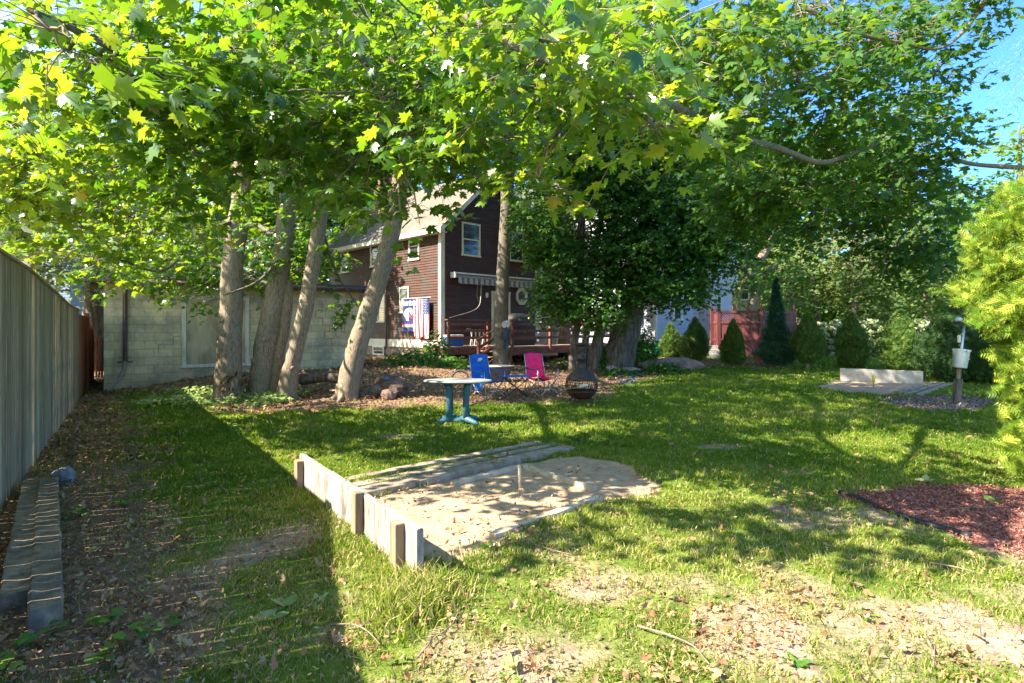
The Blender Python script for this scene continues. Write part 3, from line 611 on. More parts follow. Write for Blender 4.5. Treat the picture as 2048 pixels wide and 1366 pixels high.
# ---------- flags on the side wall
NAVY = M2('navy_cloth', (.012,.02,.10), (.025,.04,.17), 8, bump=.1); REDC = M2('red_cloth', (.42,.012,.03), (.58,.03,.05), 8, bump=.1); WHC = M2('white_cloth', (.66,.66,.66), (.8,.8,.8), 8, bump=.1); SILV = M2('silver_grey_cloth', (.35,.37,.4), (.5,.5,.55), 8)
def flagroot(name, lab, y0, y1, z, cat):
    # hangs parallel to the side wall (local y axis of the house), facing -x; local u runs from far (left in view) to near
    o = root(name, hpt(-.22, y1, z), lab, cat); o.rotation_euler = (0,0,HA-math.pi/2); return o
def wav(u, v_, a=.02): return a*math.sin(u*13+v_*1.3)*(.3+v_)+a*.6*math.sin(u*29)
def patch(mb, mi, u0, u1, v0, v1, off, nu=6, nv=6, a=.02):
    """cloth piece: u to the right, v downwards; y = out of the wall (towards -y local)"""
    mb.mi = mi; vs = [(u0+(u1-u0)*i/nu, -wav(u0+(u1-u0)*i/nu, v0+(v1-v0)*j/nv, a)-off, -(v0+(v1-v0)*j/nv)) for j in range(nv+1) for i in range(nu+1)]
    mb.add(vs, [(j*(nu+1)+i, (j+1)*(nu+1)+i, (j+1)*(nu+1)+i+1, j*(nu+1)+i+1) for j in range(nv) for i in range(nu)])
def pshape(mb, mi, pts, off, a=.02):
    mb.mi = mi; mb.add([(u, -wav(u, v_, a)-off, -v_) for u, v_ in pts], [tuple(range(len(pts)))[::-1]])
def font(name, txt, size, loc, m, par, sh=.15, ext=.001):
    c = bpy.data.curves.new(name, 'FONT'); c.body = txt; c.size = size; c.extrude = ext; c.shear = sh; c.align_x = 'CENTER'; c.offset = .004
    o = bpy.data.objects.new(name, c); COL.objects.link(o); dg = bpy.context.evaluated_depsgraph_get(); me = bpy.data.meshes.new_from_object(o.evaluated_get(dg))
    bpy.data.objects.remove(o); o = bpy.data.objects.new(name, me); COL.objects.link(o); me.materials.clear(); me.materials.append(m)
    o.location = loc; o.rotation_euler = (math.pi/2, 0, 0); o.parent = par; return o
CF = [NAVY, REDC, WHC, SILV]
FW, FH = .95, 1.33
fl = flagroot('team_banner', 'navy team banner with white helmet and script name hanging on the brown side wall', 0, 2.28, 2.72, 'banner')
b = MB(); patch(b, 0, 0, FW, 0, FH, 0, 14, 14)
for v0, v1, mi in ((1.02,1.06,1),(1.06,1.085,2),(1.085,1.125,1),(1.125,1.15,2)): patch(b, mi, .0, FW, v0, v1, .006, 14, 1)
build('cloth', b, CF, fl, False)
b = MB()
def arc(cx0, cy0, rx, ry, a0, a1, n=14): return [(cx0+rx*math.cos(rad(a0+(a1-a0)*i/n)), cy0-ry*math.sin(rad(a0+(a1-a0)*i/n))) for i in range(n+1)]
pshape(b, 2, arc(.46,.62,.36,.25,-20,215)+[(.16,.82),(.26,.90),(.42,.90),(.50,.82),(.62,.78),(.74,.74)], .012)
pshape(b, 0, [(.16,.53),(.26,.47),(.33,.50),(.32,.56),(.25,.59)], .018)
pshape(b, 1, [(.10,.56),(.20,.585),(.29,.67),(.20,.66)], .02); pshape(b, 1, [(.44,.47),(.5,.5),(.44,.62),(.38,.63)], .02)
for q in ([(.55,.70),(.62,.66),(.86,.74),(.86,.77),(.6,.72)],[(.55,.76),(.60,.74),(.84,.84),(.82,.87),(.58,.79)],[(.62,.66),(.65,.66),(.63,.82),(.60,.8)],[(.74,.69),(.77,.70),(.76,.86),(.72,.84)],[(.85,.73),(.88,.75),(.85,.87),(.81,.86)]): pshape(b, 1, q, .022)
pshape(b, 3, arc(.40,.80,.05,.05,0,360,10)[:-1], .02)
build('helmet_emblem', b, CF, fl, False)
font('lettering', 'Patriots', .34, (FW/2-.03, -.05, -.28), WHC, fl, .35)
b = MB(); b.tube([(-.04,-.02,.01),(1.95,-.02,.01)], .012, 6); build('pole', b, WHT, fl, False)
fl2 = flagroot('national_flag', 'red white and blue flag with stars hanging lengthwise beside the navy banner', 0, 1.34, 2.70, 'flag')
b = MB(); w_ = .82; h_ = 1.55
for i in range(13):
    u0, u1 = i*w_/13, (i+1)*w_/13; us = -.10
    patch(b, 1 if i % 2 == 0 else 2, u0, u1, .0 if i < 6 else .62, h_+(.05*math.sin(i*.8)), 0, 1, 12, .035)
patch(b, 0, 6*w_/13, w_, 0, .62, 0, 6, 6, .035); build('cloth', b, CF, fl2, False)
b = MB()
for i in range(9):
    for j in range(6 if i % 2 == 0 else 5):
        u = 6*w_/13+.04+(j+(.5 if i % 2 else 0))*.064; v0 = .045+i*.066
        pshape(b, 2, [(u+(.022 if k % 2 == 0 else .009)*math.sin(k*math.pi/5), v0-(.022 if k % 2 == 0 else .009)*math.cos(k*math.pi/5)) for k in range(10)], .006, .035)
build('stars', b, CF, fl2, False)
b = MB(); patch(b, 2, -.16, -.11, .05, h_-.25, .02, 1, 10, .03); patch(b, 1, -.11, -.055, .03, h_-.12, .02, 1, 10, .03); patch(b, 2, -.055, 0, .0, h_-.05, .01, 1, 10, .03); build('folded_edge', b, CF, fl2, False)
# ---------- deck
DK = M2('red_deck_stain', (.11,.035,.025), (.28,.095,.06), 6, (1,1,1), .65, .35, .006, c3=(.2,.10,.07), s3=2)
DKT = M2('worn_deck_boards', (.22,.14,.10), (.4,.29,.22), 6, (.3,1,1), .7, .3, .005)
dk = root('wooden_deck', hpt(0,0,0), 'red stained wooden deck with slatted railings and steps behind the brown house', 'deck', rz=HA)
DX0, DX1, DY, DM = .87, 7.1, -2.95, -1.5; dz = .86
b = MB(); n = 21
for i in range(n):
    y0 = DY+i*(2.9/n); x0 = DX0 if y0 < DM else -.9; b.box((x0, y0, dz-.035), (DX1, y0+2.9/n-.006, dz))
build('floor_boards', b, DKT, dk, False)
b = MB(); b.box((DX0,DY-.045,dz-.30),(DX1,DY-.003,dz-.037)); b.box((-.9,DM-.045,dz-.30),(DX0-.04,DM-.003,dz-.037)); b.box((DX0-.04,DY,dz-.30),(DX0-.003,DM-.05,dz-.037)); b.box((-.94,DM,dz-.3),(-.903,-.1,dz-.037)); build('rim_board', b, DK, dk, False)
for x_, y_ in ((DX0+.05,DY+.06),(2.4,DY+.06),(4.2,DY+.06),(6.0,DY+.06),(7.0,DY+.06),(-.8,DM+.06),(.9,DM+.06),(7.0,-.3),(4.2,-1.2),(2.4,-1.2)):
    b = MB(); b.box((x_-.045,y_-.045,-.05),(x_+.045,y_+.045,dz-.305)); build('post', b, DK, dk, False)
def railing(x0, x1, y, horiz=True):
    n = max(1, round(abs(x1-x0)/1.9)); b = MB()
    for i in range(n+1):
        x_ = x0+(x1-x0)*i/n; b.box((x_-.045,y-.09,dz-.25),(x_+.045,y-.0,dz+.95))
    ps = build('railing', b, DK, dk, False); b = MB()
    for z_, h2 in ((.26,.10),(.52,.09),(.76,.10)): b.box((x0-.1,y-.125,dz+z_),(x1+.1,y-.092,dz+z_+h2))
    b.box((x0-.12,y-.16,dz+.952),(x1+.12,y+.02,dz+.99)); build('rails', b, DK, ps, False)
railing(DX0+.05, DX1-.05, DY); railing(-.85, 1.05, DM)
b = MB()
for y_ in (-2.9,-1.6,-.2): b.box((DX1-.1,y_-.045,dz),(DX1-.01,y_+.045,dz+.95))
for z_ in (.26,.52,.76): b.box((DX1-.05,-2.8,dz+z_),(DX1-.015,-.1,dz+z_+.09))
b.box((DX1-.12,-2.8,dz+.952),(DX1+.02,-.1,dz+.99)); build('railing', b, DK, dk, False)
sb = MB(); run = .28; ns = 4
for i in range(ns): sb.box((DX0-.02-run*(i+1), -2.85, dz-.2*(i+1)-.0), (DX0-.03-run*i, -1.62, dz-.2*(i+1)+.035))
st_ = build('steps', sb, DKT, dk, False)
sb = MB()
for y_ in (-2.86, -1.6): sb.beam((DX0,y_,dz-.14),(DX0-1.25,y_,.05),.04,.24)
build('stringer', sb, DK, st_, False)
sb = MB(); sb.box((DX0-1.5,-2.93,.0),(DX0-1.41,-2.84,1.15)); sb.beam((DX0+.02,-2.885,dz+.93),(DX0-1.55,-2.885,1.12),.09,.04); sb.beam((DX0+.0,-2.89,dz+.60),(DX0-1.45,-2.89,.86),.035,.09); sb.beam((DX0+.0,-2.89,dz+.30),(DX0-1.45,-2.89,.56),.035,.09); build('handrail', sb, DK, st_, False)
# dark skirting lattice under the deck: the crawl space is open and dark because the deck shades it
# ---------- white house
def vinyl(name, c1, c2): return M2(name, c1, c2, 3, (.3,.3,3), .5, .1, .003)
VIN = vinyl('white_vinyl_siding', (.44,.43,.50), (.53,.52,.59))
WA = math.atan2(.70, .714); ex = np.array([.714,.70,0]); ey = np.array([-.70,.714,0])
wk = np.array([6.83, 27.0, 0])
wh = root('white_house', wk, 'large white vinyl sided house behind the dark maples, built in stepped blocks', 'house', rz=WA)
def block(x0, y0, x1, y1, z0, z1):
    b = MB(); laps(b, 'x', y0, 0, lambda z: (x0, x1), z0, z1, .115, .013); laps(b, 'y', x0, 0, lambda z: (y0, y1), z0, z1, .115, .013)
    b.add([(x1,y0,z0),(x1,y1,z0),(x1,y1,z1),(x1,y0,z1)], [(0,1,2,3)]); b.add([(x0,y1,z0),(x1,y1,z0),(x1,y1,z1),(x0,y1,z1)], [(3,2,1,0)])
    w = build('wall', b, VIN, wh, False)
    c = MB(); c.box((x0-.025,y0-.025,z0),(x0+.10,y0+.10,z1)); build('corner_board', c, WHT, w, False); c = MB(); c.box((x1-.11,y0-.025,z0),(x1+.02,y0-.005,z1)); build('corner_board', c, WHT, w, False)
    c = MB(); c.box((x0+.03,y0+.03,-.3),(x1-.03,y1,z0)); build('foundation', c, FOUND, w, False)
def groof(x0, y0, x1, y1, z, rise, m=None):
    ov = .35; X = (x0+x1)/2; b = MB()
    for s in (-1, 1):
        e = x0-ov if s < 0 else x1+ov; ze = z-ov*rise/(X-x0)
        b.add([(e,y0-ov,ze),(X,y0-ov,z+rise),(X,y1+ov,z+rise),(e,y1+ov,ze),(e,y0-ov,ze+.12),(X,y0-ov,z+rise+.12),(X,y1+ov,z+rise+.12),(e,y1+ov,ze+.12)], [(0,1,2,3),(7,6,5,4),(0,4,5,1),(2,6,7,3),(0,3,7,4),(1,5,6,2)])
    build('roof', b, m or ROOFD, wh, False); b = MB(); laps(b, 'x', y0, 0, lambda q: (x0+(q-z)/rise*(X-x0), x1-(q-z)/rise*(X-x0)), z, z+rise-.05, .115, .013); build('gable_wall', b, VIN, wh, False)
block(0, 0, 4.05, 11, .62, 8.2); groof(0, 0, 4.05, 11, 8.2, 2.2)
block(4.06, -.82, 7.0, 9, .62, 8.6); groof(4.06, -.82, 7.0, 9, 8.6, 1.7)
window(wh, 'y', -.014, 2.3, 1.25, .82, 1.75, WHT, fw=.13); window(wh, 'y', -.014, 6.6, 1.25, .75, 1.7, WHT, fw=.12); window(wh, 'y', -.014, 2.2, 4.7, .9, 1.5, WHT, fw=.1); window(wh, 'y', -.014, 6.4, 4.7, .9, 1.5, WHT, fw=.1)
window(wh, 'x', -.014, 1.65, 1.95, .62, 1.15, WHT, fw=.16); window(wh, 'x', -.014, 1.5, 4.9, .8, 1.4, WHT, fw=.1)
window(wh, 'x', -.834, 4.55, 2.45, .38, .72, WHT, fw=.09); window(wh, 'x', -.834, 5.0, 5.2, .8, 1.4, WHT, fw=.1)
b = MB(); b.box((3.2,-.5,3.55),(4.04,-.02,4.0)); build('porch_beam', b, BRN, wh, False)
# far building glimpses
def simple_house(name, label, loc, rz, w, d, h, rise, wm, rm, wins=(), fm=None):
    o = root(name, loc, label, 'house', rz=rz); b = MB(); laps(b, 'x', 0, 0, lambda z: (0, w), 0, h, .16, .015); laps(b, 'y', 0, 0, lambda z: (0, d), 0, h, .16, .015)
    b.box((.01,.01,-.2),(w,d,h)); b.add([(0,0,h),(w,0,h),(w/2,0,h+rise)], [(0,1,2)]); build('wall', b, wm, o, False)
    b = MB(); t = .14; ov = .45
    for s in (-1, 1):
        e = -ov if s < 0 else w+ov; ze = h-ov*rise/(w/2)
        b.add([(e,-ov,ze),(w/2,-ov,h+rise),(w/2,d+ov,h+rise),(e,d+ov,ze),(e,-ov,ze+t),(w/2,-ov,h+rise+t),(w/2,d+ov,h+rise+t),(e,d+ov,ze+t)], [(0,1,2,3),(7,6,5,4),(0,4,5,1),(2,6,7,3),(0,3,7,4),(1,5,6,2)])
    build('roof', b, rm, o, False)
    b = MB()
    for s in (-1, 1):
        e = -ov if s < 0 else w+ov; ze = h-ov*rise/(w/2)
        b.add([(e,-ov-.04,ze-.16),(w/2,-ov-.04,h+rise-.16),(w/2,-ov-.003,h+rise-.16),(e,-ov-.003,ze-.16),(e,-ov-.04,ze+t+.03),(w/2,-ov-.04,h+rise+t+.03),(w/2,-ov-.003,h+rise+t+.03),(e,-ov-.003,ze+t+.03)], [(0,1,2,3),(7,6,5,4),(0,4,5,1),(2,6,7,3),(0,3,7,4),(1,5,6,2)])
        x0_, x1_ = (-ov, 0) if s < 0 else (w, w+ov); b.box((x0_,-ov,ze-.17),(x1_,d+ov,ze-.13))
    build('eave_trim', b, fm or CREAM, o, False)
    for q in wins: window(o, 'x', 0, *q, WHT)
    return o
LAV = vinyl('lavender_siding', (.36,.33,.42), (.44,.41,.50)); TAN = vinyl('tan_siding', (.42,.36,.28), (.52,.45,.36)); BLUE = vinyl('grey_blue_siding', (.20,.24,.36), (.27,.31,.44))
simple_house('neighbour_house', 'neighbour house whose cream gable eave pokes over the grey fence', (-14.3, 9.55, 0), rad(41), 4.5, 5, 3.95, 3.0, TAN, ROOFD, ((1.6,1.2,.9,1.3),))
simple_house('neighbour_house', 'grey blue house glimpsed far off behind the leaves on the left', (-36, 36, 0), .1, 7.5, 8, 8.5, 3.0, BLUE, ROOFD, ((5.6,6.9,1.0,1.7),(2.2,6.9,1.0,1.7),(5.6,2.9,1.0,1.7)))
simple_house('neighbour_house', 'lavender house in the trees beyond the block garage', (-30, 44, 0), .25, 9, 8, 6.2, 3.0, LAV, ROOFD, ((2,3.6,1.0,1.6),(6,3.6,1.0,1.6)))
simple_house('neighbour_house', 'pale tan house half hidden by trees to the right of the white house', (14.0, 37, 0), .5, 7, 8, 5.6, 2.6, TAN, ROOFD, ((1.2,3.4,.8,1.3),(4.2,3.4,.8,1.3)))
# stone steps beside the red fence
b = MB(); c = GG(1422, 716)
for i in range(4): b.box((c[0]-.5, c[1]+.32*i, c[2]-.1),(c[0]+.55, c[1]+.32*(i+1)+(.6 if i == 3 else 0), c[2]+.17*(i+1)))
o = build('stone_steps', b, M2('grey_stone', (.20,.18,.16), (.42,.38,.34), 9), bevel=.015); tag(o, 'short flight of weathered stone steps between white house and red fence', 'steps')
# ---------- red privacy fence with lattice
PRED = M2('maroon_fence_paint', (.10,.025,.024), (.17,.048,.042), 4, (1,1,.3), .55, .2, .004)
rp = GG(1437, 722); rp[2] = .22; RR = root('lattice_top_fence', rp, 'maroon privacy fence with lattice top and finial posts beside the white house', 'fence')
pts = [np.array([1424,25.2]), np.array([1437,25.0]), np.array([1521,24.6]), np.array([1588,26.2])]
W3 = [np.array([(a-CX)/F*y, y, .22]) for a, y in pts]
for i, p in enumerate(W3):
    b = MB(); b.box((p[0]-.07,p[1]-.07,0),(p[0]+.07,p[1]+.07,2.32)); po = build('post', b, PRED, RR)
    b = MB(); b.box((p[0]-.09,p[1]-.09,2.32),(p[0]+.09,p[1]+.09,2.36)); b.lathe([(.03,2.36),(.06,2.42),(.03,2.47),(.045,2.52),(.0,2.62)], (p[0],p[1],0), 8); build('finial', b, PRED, po)
for a, c in zip(W3[:-1], W3[1:]):
    L_ = np.linalg.norm((c-a)[:2]); d = (c-a)/L_; a2, c2 = a+d*.07, c-d*.07; b = MB(); nb = max(2, int(L_/.15))
    for k in range(nb):
        s0, s1 = a2+(c2-a2)*k/nb, a2+(c2-a2)*(k+1)/nb-d*.006; z0, z1 = .3, 1.74
        b.beam(((s0+s1)/2)*[1,1,0]+(0,0,z0), ((s0+s1)/2)*[1,1,0]+(0,0,z1), L_/nb-.02, .022, tuple(np.array([-d[1], d[0], 0])))
    build('board_panel', b, PRED, RR)
    for z_ in (.33, 1.02, 1.77, 2.24): b = MB(); b.beam(a2*[1,1,0]+(0,0,z_)+np.array([d[1],-d[0],0])*.02, c2*[1,1,0]+(0,0,z_)+np.array([d[1],-d[0],0])*.02, .05, .09); build('rail', b, PRED, RR)
    b = MB(); n = int(L_/.11)
    for k in range(-4, n):
        for sg, of in ((1, 0), (-1, .012)):
            u0, u1 = k*.11, k*.11+.42; za, zb = (1.81, 2.2) if sg > 0 else (2.2, 1.81)
            if u0 < 0: za += (zb-za)*(-u0)/.42; u0 = 0
            if u1 > L_-.14: zb = za+(zb-za)*(L_-.14-u0)/(u1-u0) if u1 > u0 else zb; u1 = L_-.14
            if u1-u0 < .03: continue
            nn_ = np.array([d[1],-d[0],0])*of; b.beam((a2+d*u0)*[1,1,0]+(0,0,za)+nn_, (a2+d*u1)*[1,1,0]+(0,0,zb)+nn_, .01, .032, (0,0,1))
    build('lattice', b, PRED, RR)
# ---------- horseshoe pit by the camera
OLDW = M2('old_grey_painted_wood', (.26,.235,.21), (.62,.60,.57), 5, (1,1,1), .85, .6, .008, .28, .6, c3=(.42,.36,.28), s3=3, fine=40)
OLDP = M2('old_brown_post_wood', (.14,.09,.055), (.40,.29,.19), 16, (1,1,.12), .9, .7, .012, .3, .7)
PLK = M2('weathered_plank', (.17,.13,.095), (.44,.355,.27), 8, (1,1,1), .9, .5, .008, .3, .7, fine=45)
m, nt = newmat('board_with_blue_smudge'); v = coords(nt); n1 = noise(nt, coords(nt, (1,1,.25)), 8, 9, .7); n2 = noise(nt, v, 40, 5)
c = ramp(nt, n1, [(.34,(.10,.08,.06)),(.46,(.27,.24,.21)),(.66,(.42,.39,.36))])
sxz = N(nt, 'ShaderNodeSeparateXYZ'); nt.links.new(v, sxz.inputs[0])
bl = math_(nt, 'MULTIPLY', ramp(nt, math_(nt, 'ABSOLUTE', math_(nt, 'SUBTRACT', sxz.outputs[0], 1.02)), [(.05,(1,1,1)),(.13,(0,0,0))]), ramp(nt, noise(nt, v, 14, 4), [(.42,(0,0,0)),(.55,(.75,.75,.75))]))
c = mixc(nt, bl, c, (.13,.32,.62)); finish(nt, c, .85, math_(nt, 'ADD', n1, n2), .5, .006, spec=.2); BSM = m
ba = math.atan2(BBD[1], BBD[0])
bo = root('pit_backboard', (*BB0, 0), 'whitish weathered plank backstop on edge with stakes, at near side of the close sand pit', 'backboard', rz=ba)
b = MB(); Lb = float(np.linalg.norm(BB1-BB0))
nseg = 26; rg = np.random.default_rng(2); top = .305+.010*rg.random(nseg+1); 
vs = []; 
for i in range(nseg+1):
    x_ = Lb*i/nseg
    for y_, z_ in ((-.045,-.1),(0,-.1),(0,top[i]-.006),(-.006,top[i]),(-.039,top[i]),(-.045,top[i]-.006)): vs.append((x_, y_, z_))
fs = [(i*6+j, i*6+(j+1) % 6, (i+1)*6+(j+1) % 6, (i+1)*6+j) for i in range(nseg) for j in range(6)]+[tuple(range(6))[::-1], tuple(nseg*6+j for j in range(6))]
b.add(vs, fs); build('board', b, BSM, bo, False)
for x_, w_, h_, lean in ((.22,.095,.30,.0),(.93,.10,.33,.01),(2.47,.10,.27,-.01)):
    b = MB(); b.box((x_-w_/2,.002,-.1),(x_+w_/2,.065,h_)); s_ = build('stake', b, OLDP, bo, False, bevel=.007)
# metal stake and planks
st0 = G(1040, 985); b = MB(); b.tube([st0+(0,0,-.05), st0+(.0,0,.12), st0+(-.006,0,.258)], .016, 10); o = build('pit_stake', b, M2('rusty_iron', (.30,.20,.12), (.62,.50,.36), 30, bump=.8), smooth=True); tag(o, 'upright rusty iron stake standing in the near sand pit', 'stake')
def plank(name, label, a, c, w, h, m, group=None, z=.0, cat='plank'):
    a = np.array(a); c = np.array(c); d = nrm((c-a)[None])[0]; sd = np.array([-d[1], d[0], 0]); L_ = np.linalg.norm(c-a); n = 14; vs = []; rg_ = np.random.default_rng(abs(hash(label)) % 999 if False else len(label))
    for i in range(n+1):
        p = a+(c-a)*i/n; j = rg_.normal(0, .004, 2)
        for s_, z_ in ((-.5,-.04),(.5,-.04),(.5,h-.006+j[0]),(.46,h+j[0]),(-.46,h+j[1]),(-.5,h-.006+j[1])): vs.append(p+sd*w*s_+np.array([0,0,z_+z]))
    b = MB(); b.add(vs, [(i*6+j, i*6+(j+1) % 6, (i+1)*6+(j+1) % 6, (i+1)*6+j) for i in range(n) for j in range(6)]+[tuple(range(6))[::-1], tuple(n*6+j for j in range(6))])
    o = build(name, b, m); return tag(o, label, cat, group)
A0, A1 = np.array([-1.66,5.72,0]), np.array([.36,7.58,0]); u_ = nrm((A1-A0)[None])[0]; sd_ = np.array([u_[1], -u_[0], 0])
gq = 'planks edging the near sand pit'
plank('pit_plank', 'narrow outermost plank on the lawn side of the near sand pit', A0, A1, .12, .035, PLK, gq)
plank('pit_plank', 'middle plank of the three beside the near sand pit, grass growing along it', A0+sd_*.25-u_*.05, A1+sd_*.23+u_*.1, .14, .032, PLK, gq)
plank('pit_plank', 'wide inner plank touching the sand of the near pit, with a raw orange edge', A0+sd_*.50-u_*.1, A1+sd_*.50+u_*.05, .20, .045, PLK, gq)
FRM = M2('sandy_wood', (.42,.33,.22), (.60,.50,.37), 10, (1,1,1), .9, .3, .005)
plank('pit_frame_board', 'half buried sandy board along the front edge of the near sand pit', G(985,1074), G(1200,997), .07, .03, FRM, None, .0, 'board')
plank('pit_frame_board', 'half buried board crossing the sand behind the iron stake, left arm', G(905,968), G(1038,934), .06, .022, FRM, None, .0, 'board')
plank('pit_frame_board', 'half buried board crossing the sand behind the iron stake, right arm', G(1050,934), G(1190,978), .06, .022, FRM, None, .0, 'board')
# far pit
q0, q1 = GG(1846, 767), GG(1680, 760)
o = plank('far_pit_backboard', 'pale plank standing on edge behind the far sand pit', q0, q1, .05, .34, M2('pale_board', (.36,.31,.26),(.55,.49,.42),6,(1,1,1)), None, .0, 'backboard')
p0 = [GG(1795,789), GG(1868,767)]; p1 = [GG(1815,790), GG(1885,768)]; p2=[GG(1840,791), GG(1902,769)]
for k, (a, c) in enumerate((p0, p1, p2)): plank('pit_plank', ('innermost', 'middle', 'outermost')[k]+' grey plank of the three lying right of the far sand pit', a, c, .14, .05, PLK, 'planks beside the far sand pit', z=float(a[2]))
q = GG(1747, 776); r = root('far_pit_stake', q, 'short stake with a bright yellow cap in the far sand pit', 'stake')
b = MB(); b.tube([q+(0,0,-.05), q+(0,0,.18)], .016, 8); build('rod', b, PLK, r); b = MB(); b.lathe([(.0,.14),(.032,.15),(.038,.26),(.025,.33),(0,.345)], q, 10); build('cap', b, M2('yellow_plastic', (.62,.62,.02),(.75,.75,.05),9), r, smooth=True)
# ---------- railway timbers by the fence
TIM = M2('old_timber', (.085,.058,.038), (.46,.33,.22), 9, (1,1,1), .9, .8, .015, .3, .7, c3=(.13,.12,.10), s3=2.5)
def timber(name, label, a, c, w, h, seed):
    a = np.array(a); c = np.array(c); d = nrm((c-a)[None])[0]; sd = np.array([-d[1], d[0], 0]); n = 22; rg = np.random.default_rng(seed); vs = []
    for i in range(n+1):
        p = a+(c-a)*i/n; k = 1-.25*sm(.55,.9,i/n)*(seed == 1)*rg.random()
        for s_, z_ in ((-.5,0),(.5,0),(.5,h*.93),(.44,h),(0,h-.004),(-.44,h),(-.5,h*.93)): vs.append(p+sd*w*s_+np.array([0,0,z_*k])+rg.normal(0,.0035,3))
    b = MB(); b.add(vs, [(i*7+j, i*7+(j+1) % 7, (i+1)*7+(j+1) % 7, (i+1)*7+j) for i in range(n) for j in range(7)]+[tuple(range(7))[::-1], tuple(n*7+j for j in range(7))])
    o = build(name, b, TIM); return tag(o, label, 'timber', 'old timbers lying along the fence')
timber('timber', 'square dark timber lying nearer the lawn, beside the grey fence', (-2.37,2.89,.0), (-4.39,5.39,0), .145, .13, 2)
timber('timber', 'rotten split timber lying closest to the grey fence', (-2.68,3.07,.0), (-4.57,5.42,0), .145, .12, 1)
# ---------- rocks
ROCK = M2('brown_rock', (.06,.038,.03), (.20,.13,.10), 5, (1,1,1), .9, .8, .03, c3=(.22,.16,.13), s3=3); ROCKG = M2('blue_grey_rock', (.14,.14,.15), (.33,.33,.34), 6, (1,1,1), .9, .7, .02)
def rock(label, c, r_, m, seed, group=None, name='rock', flat=1):
    rg = np.random.default_rng(seed); b = MB(); n, k = 12, 8; vs = []; o1, o2 = rg.random(2)*50
    for i in range(k+1):
        th = math.pi*i/k
        for j in range(n):
            ph = 2*math.pi*j/n; d = np.array([math.sin(th)*math.cos(ph), math.sin(th)*math.sin(ph), math.cos(th)])
            f = .62+.75*float(fbm(d[0]*1.6+o1+d[2], d[1]*1.6+o2-d[2]*.6, 3)); vs.append(np.array(c)+d*np.array(r_)*f)
    b.add(vs, [(i*n+j, (i+1)*n+j, (i+1)*n+(j+1) % n, i*n+(j+1) % n) for i in range(k) for j in range(n)]); o = build(name, b, m, smooth=False); return tag(o, label, 'rock', group)
rock('blue grey stone at the far end of the two timbers', G(125,968)+(0,0,.06), (.10,.09,.11), ROCKG, 1)
gr = 'rocks of the fire ring left of the round table'
for lab, px, py, rr, mm in (('largest brown rock of the heap left of the table', 783,785,(.30,.2,.21),ROCK),('brown rock leaning on left of the heap beside the table',757,792,(.22,.16,.15),ROCK),('dark rock in front of the heap beside the table',778,798,(.17,.15,.13),ROCK),('reddish rock at the left end of the row near the leaning trunk',702,786,(.22,.16,.12),M2('red_rock',(.2,.05,.035),(.38,.13,.09),6)),('low grey rock between the leaning trunk and the brown heap',738,796,(.2,.14,.1),ROCK),('smooth brown rock at the right end of the heap',803,786,(.17,.15,.15),ROCK)):
    c = GG(px, py); rock(lab, c+(0,0,rr[2]*.6), rr, mm, px, gr)
c = GG(770,783); rock('small blue rag-covered stone on top of the brown heap', c+(0,.05,.27), (.09,.07,.05), M2('blue_stone',(.05,.09,.17),(.1,.15,.27),9), 77)
b = MB(); 
for lab, px, py, rr in (('flat pale slab among the plants right of the chimney stove',1258,742,(.42,.25,.09)),('round pale stone left of the big double trunk base',1222,741,(.2,.16,.13)),('rust toned stone below the flat pale slab',1283,735,(.25,.18,.12)),('small grey stone by the blue hose',1240,752,(.16,.12,.07))):
    c = GG(px, py); rock(lab, c+(0,0,rr[2]*.4), rr, M2('pale_slab',(.25,.22,.21),(.5,.46,.44),6), px)
c = GG(1345,737); rock('big flat brown boulder in front of the small conifers', c+(0,0,.10), (1.05,.45,.26), M2('boulder',(.13,.09,.08),(.34,.25,.21),3,(1,1,1),.9,.8,.04), 40)
# ---------- log / root lying between the leaning trunks
c = GG(650, 765); b = MB(); b.tube(spline([c+(-.55,.1,.05), c+(-.1,0,.12), c+(.5,-.05,.09)], 6), .13, 9, noise=.15); o = build('log', b, BARKD, smooth=True); tag(o, 'grey log lying between the leaning trunks', 'log')
c = GG(690, 797)
b = MB(); a_ = GG(660,783); b.beam(a_+(0,0,.03), a_+(.62,-.03,.04), .07, .03); o = build('wood_offcut', b, FRM); tag(o, 'pale wood offcut on the reddish soil left of the rocks', 'board')
# ---------- oval pedestal table
TB = M2('teal_resin', (.03,.10,.12), (.055,.15,.18), 4, (1,1,1), .4, .15, .003); TT_ = M2('pale_resin_top', (.15,.17,.17), (.24,.265,.265), 3, (1,1,1), .85, .2, .003)
tc = G(916, 846); tb = root('garden_table', tc, 'round pale topped plastic garden table on teal pedestal legs', 'table')
b = MB(); b.lathe([(0,.66),(.48,.66),(.545,.67),(.56,.685),(.545,.70),(.50,.703),(0,.70)], (tc[0],tc[1],0), 40, 1, .62); build('tabletop', b, TT_, tb, smooth=False, bevel=0)
for sx_ in (-.11, .11):
    for sy_ in (-.09, .09):
        b = MB(); x_ = tc[0]+sx_+(.02 if sx_ > 0 else -.02); y_ = tc[1]+sy_; b.tube([(x_+sx_*.35,y_+sy_*.2,.66),(x_+sx_*.1,y_,.55),(x_,y_,.3),(x_+sx_*.05,y_,.06)], [.058,.05,.047,.055], 12); build('leg', b, TB, tb, smooth=True)
for an in (20, 100, 160, 200, 280, 340):
    pass
for an in (35, 145, 215, 325):
    b = MB(); d = np.array([math.cos(rad(an)), math.sin(rad(an)), 0]); c0 = tc+d*.06
    b.tube([c0+(0,0,.085), c0+d*.15+(0,0,.075), c0+d*.30+(0,0,.035), c0+d*.36+(0,0,.015)], [.055,.05,.04,.02], 10); build('foot', b, TB, tb, smooth=True)
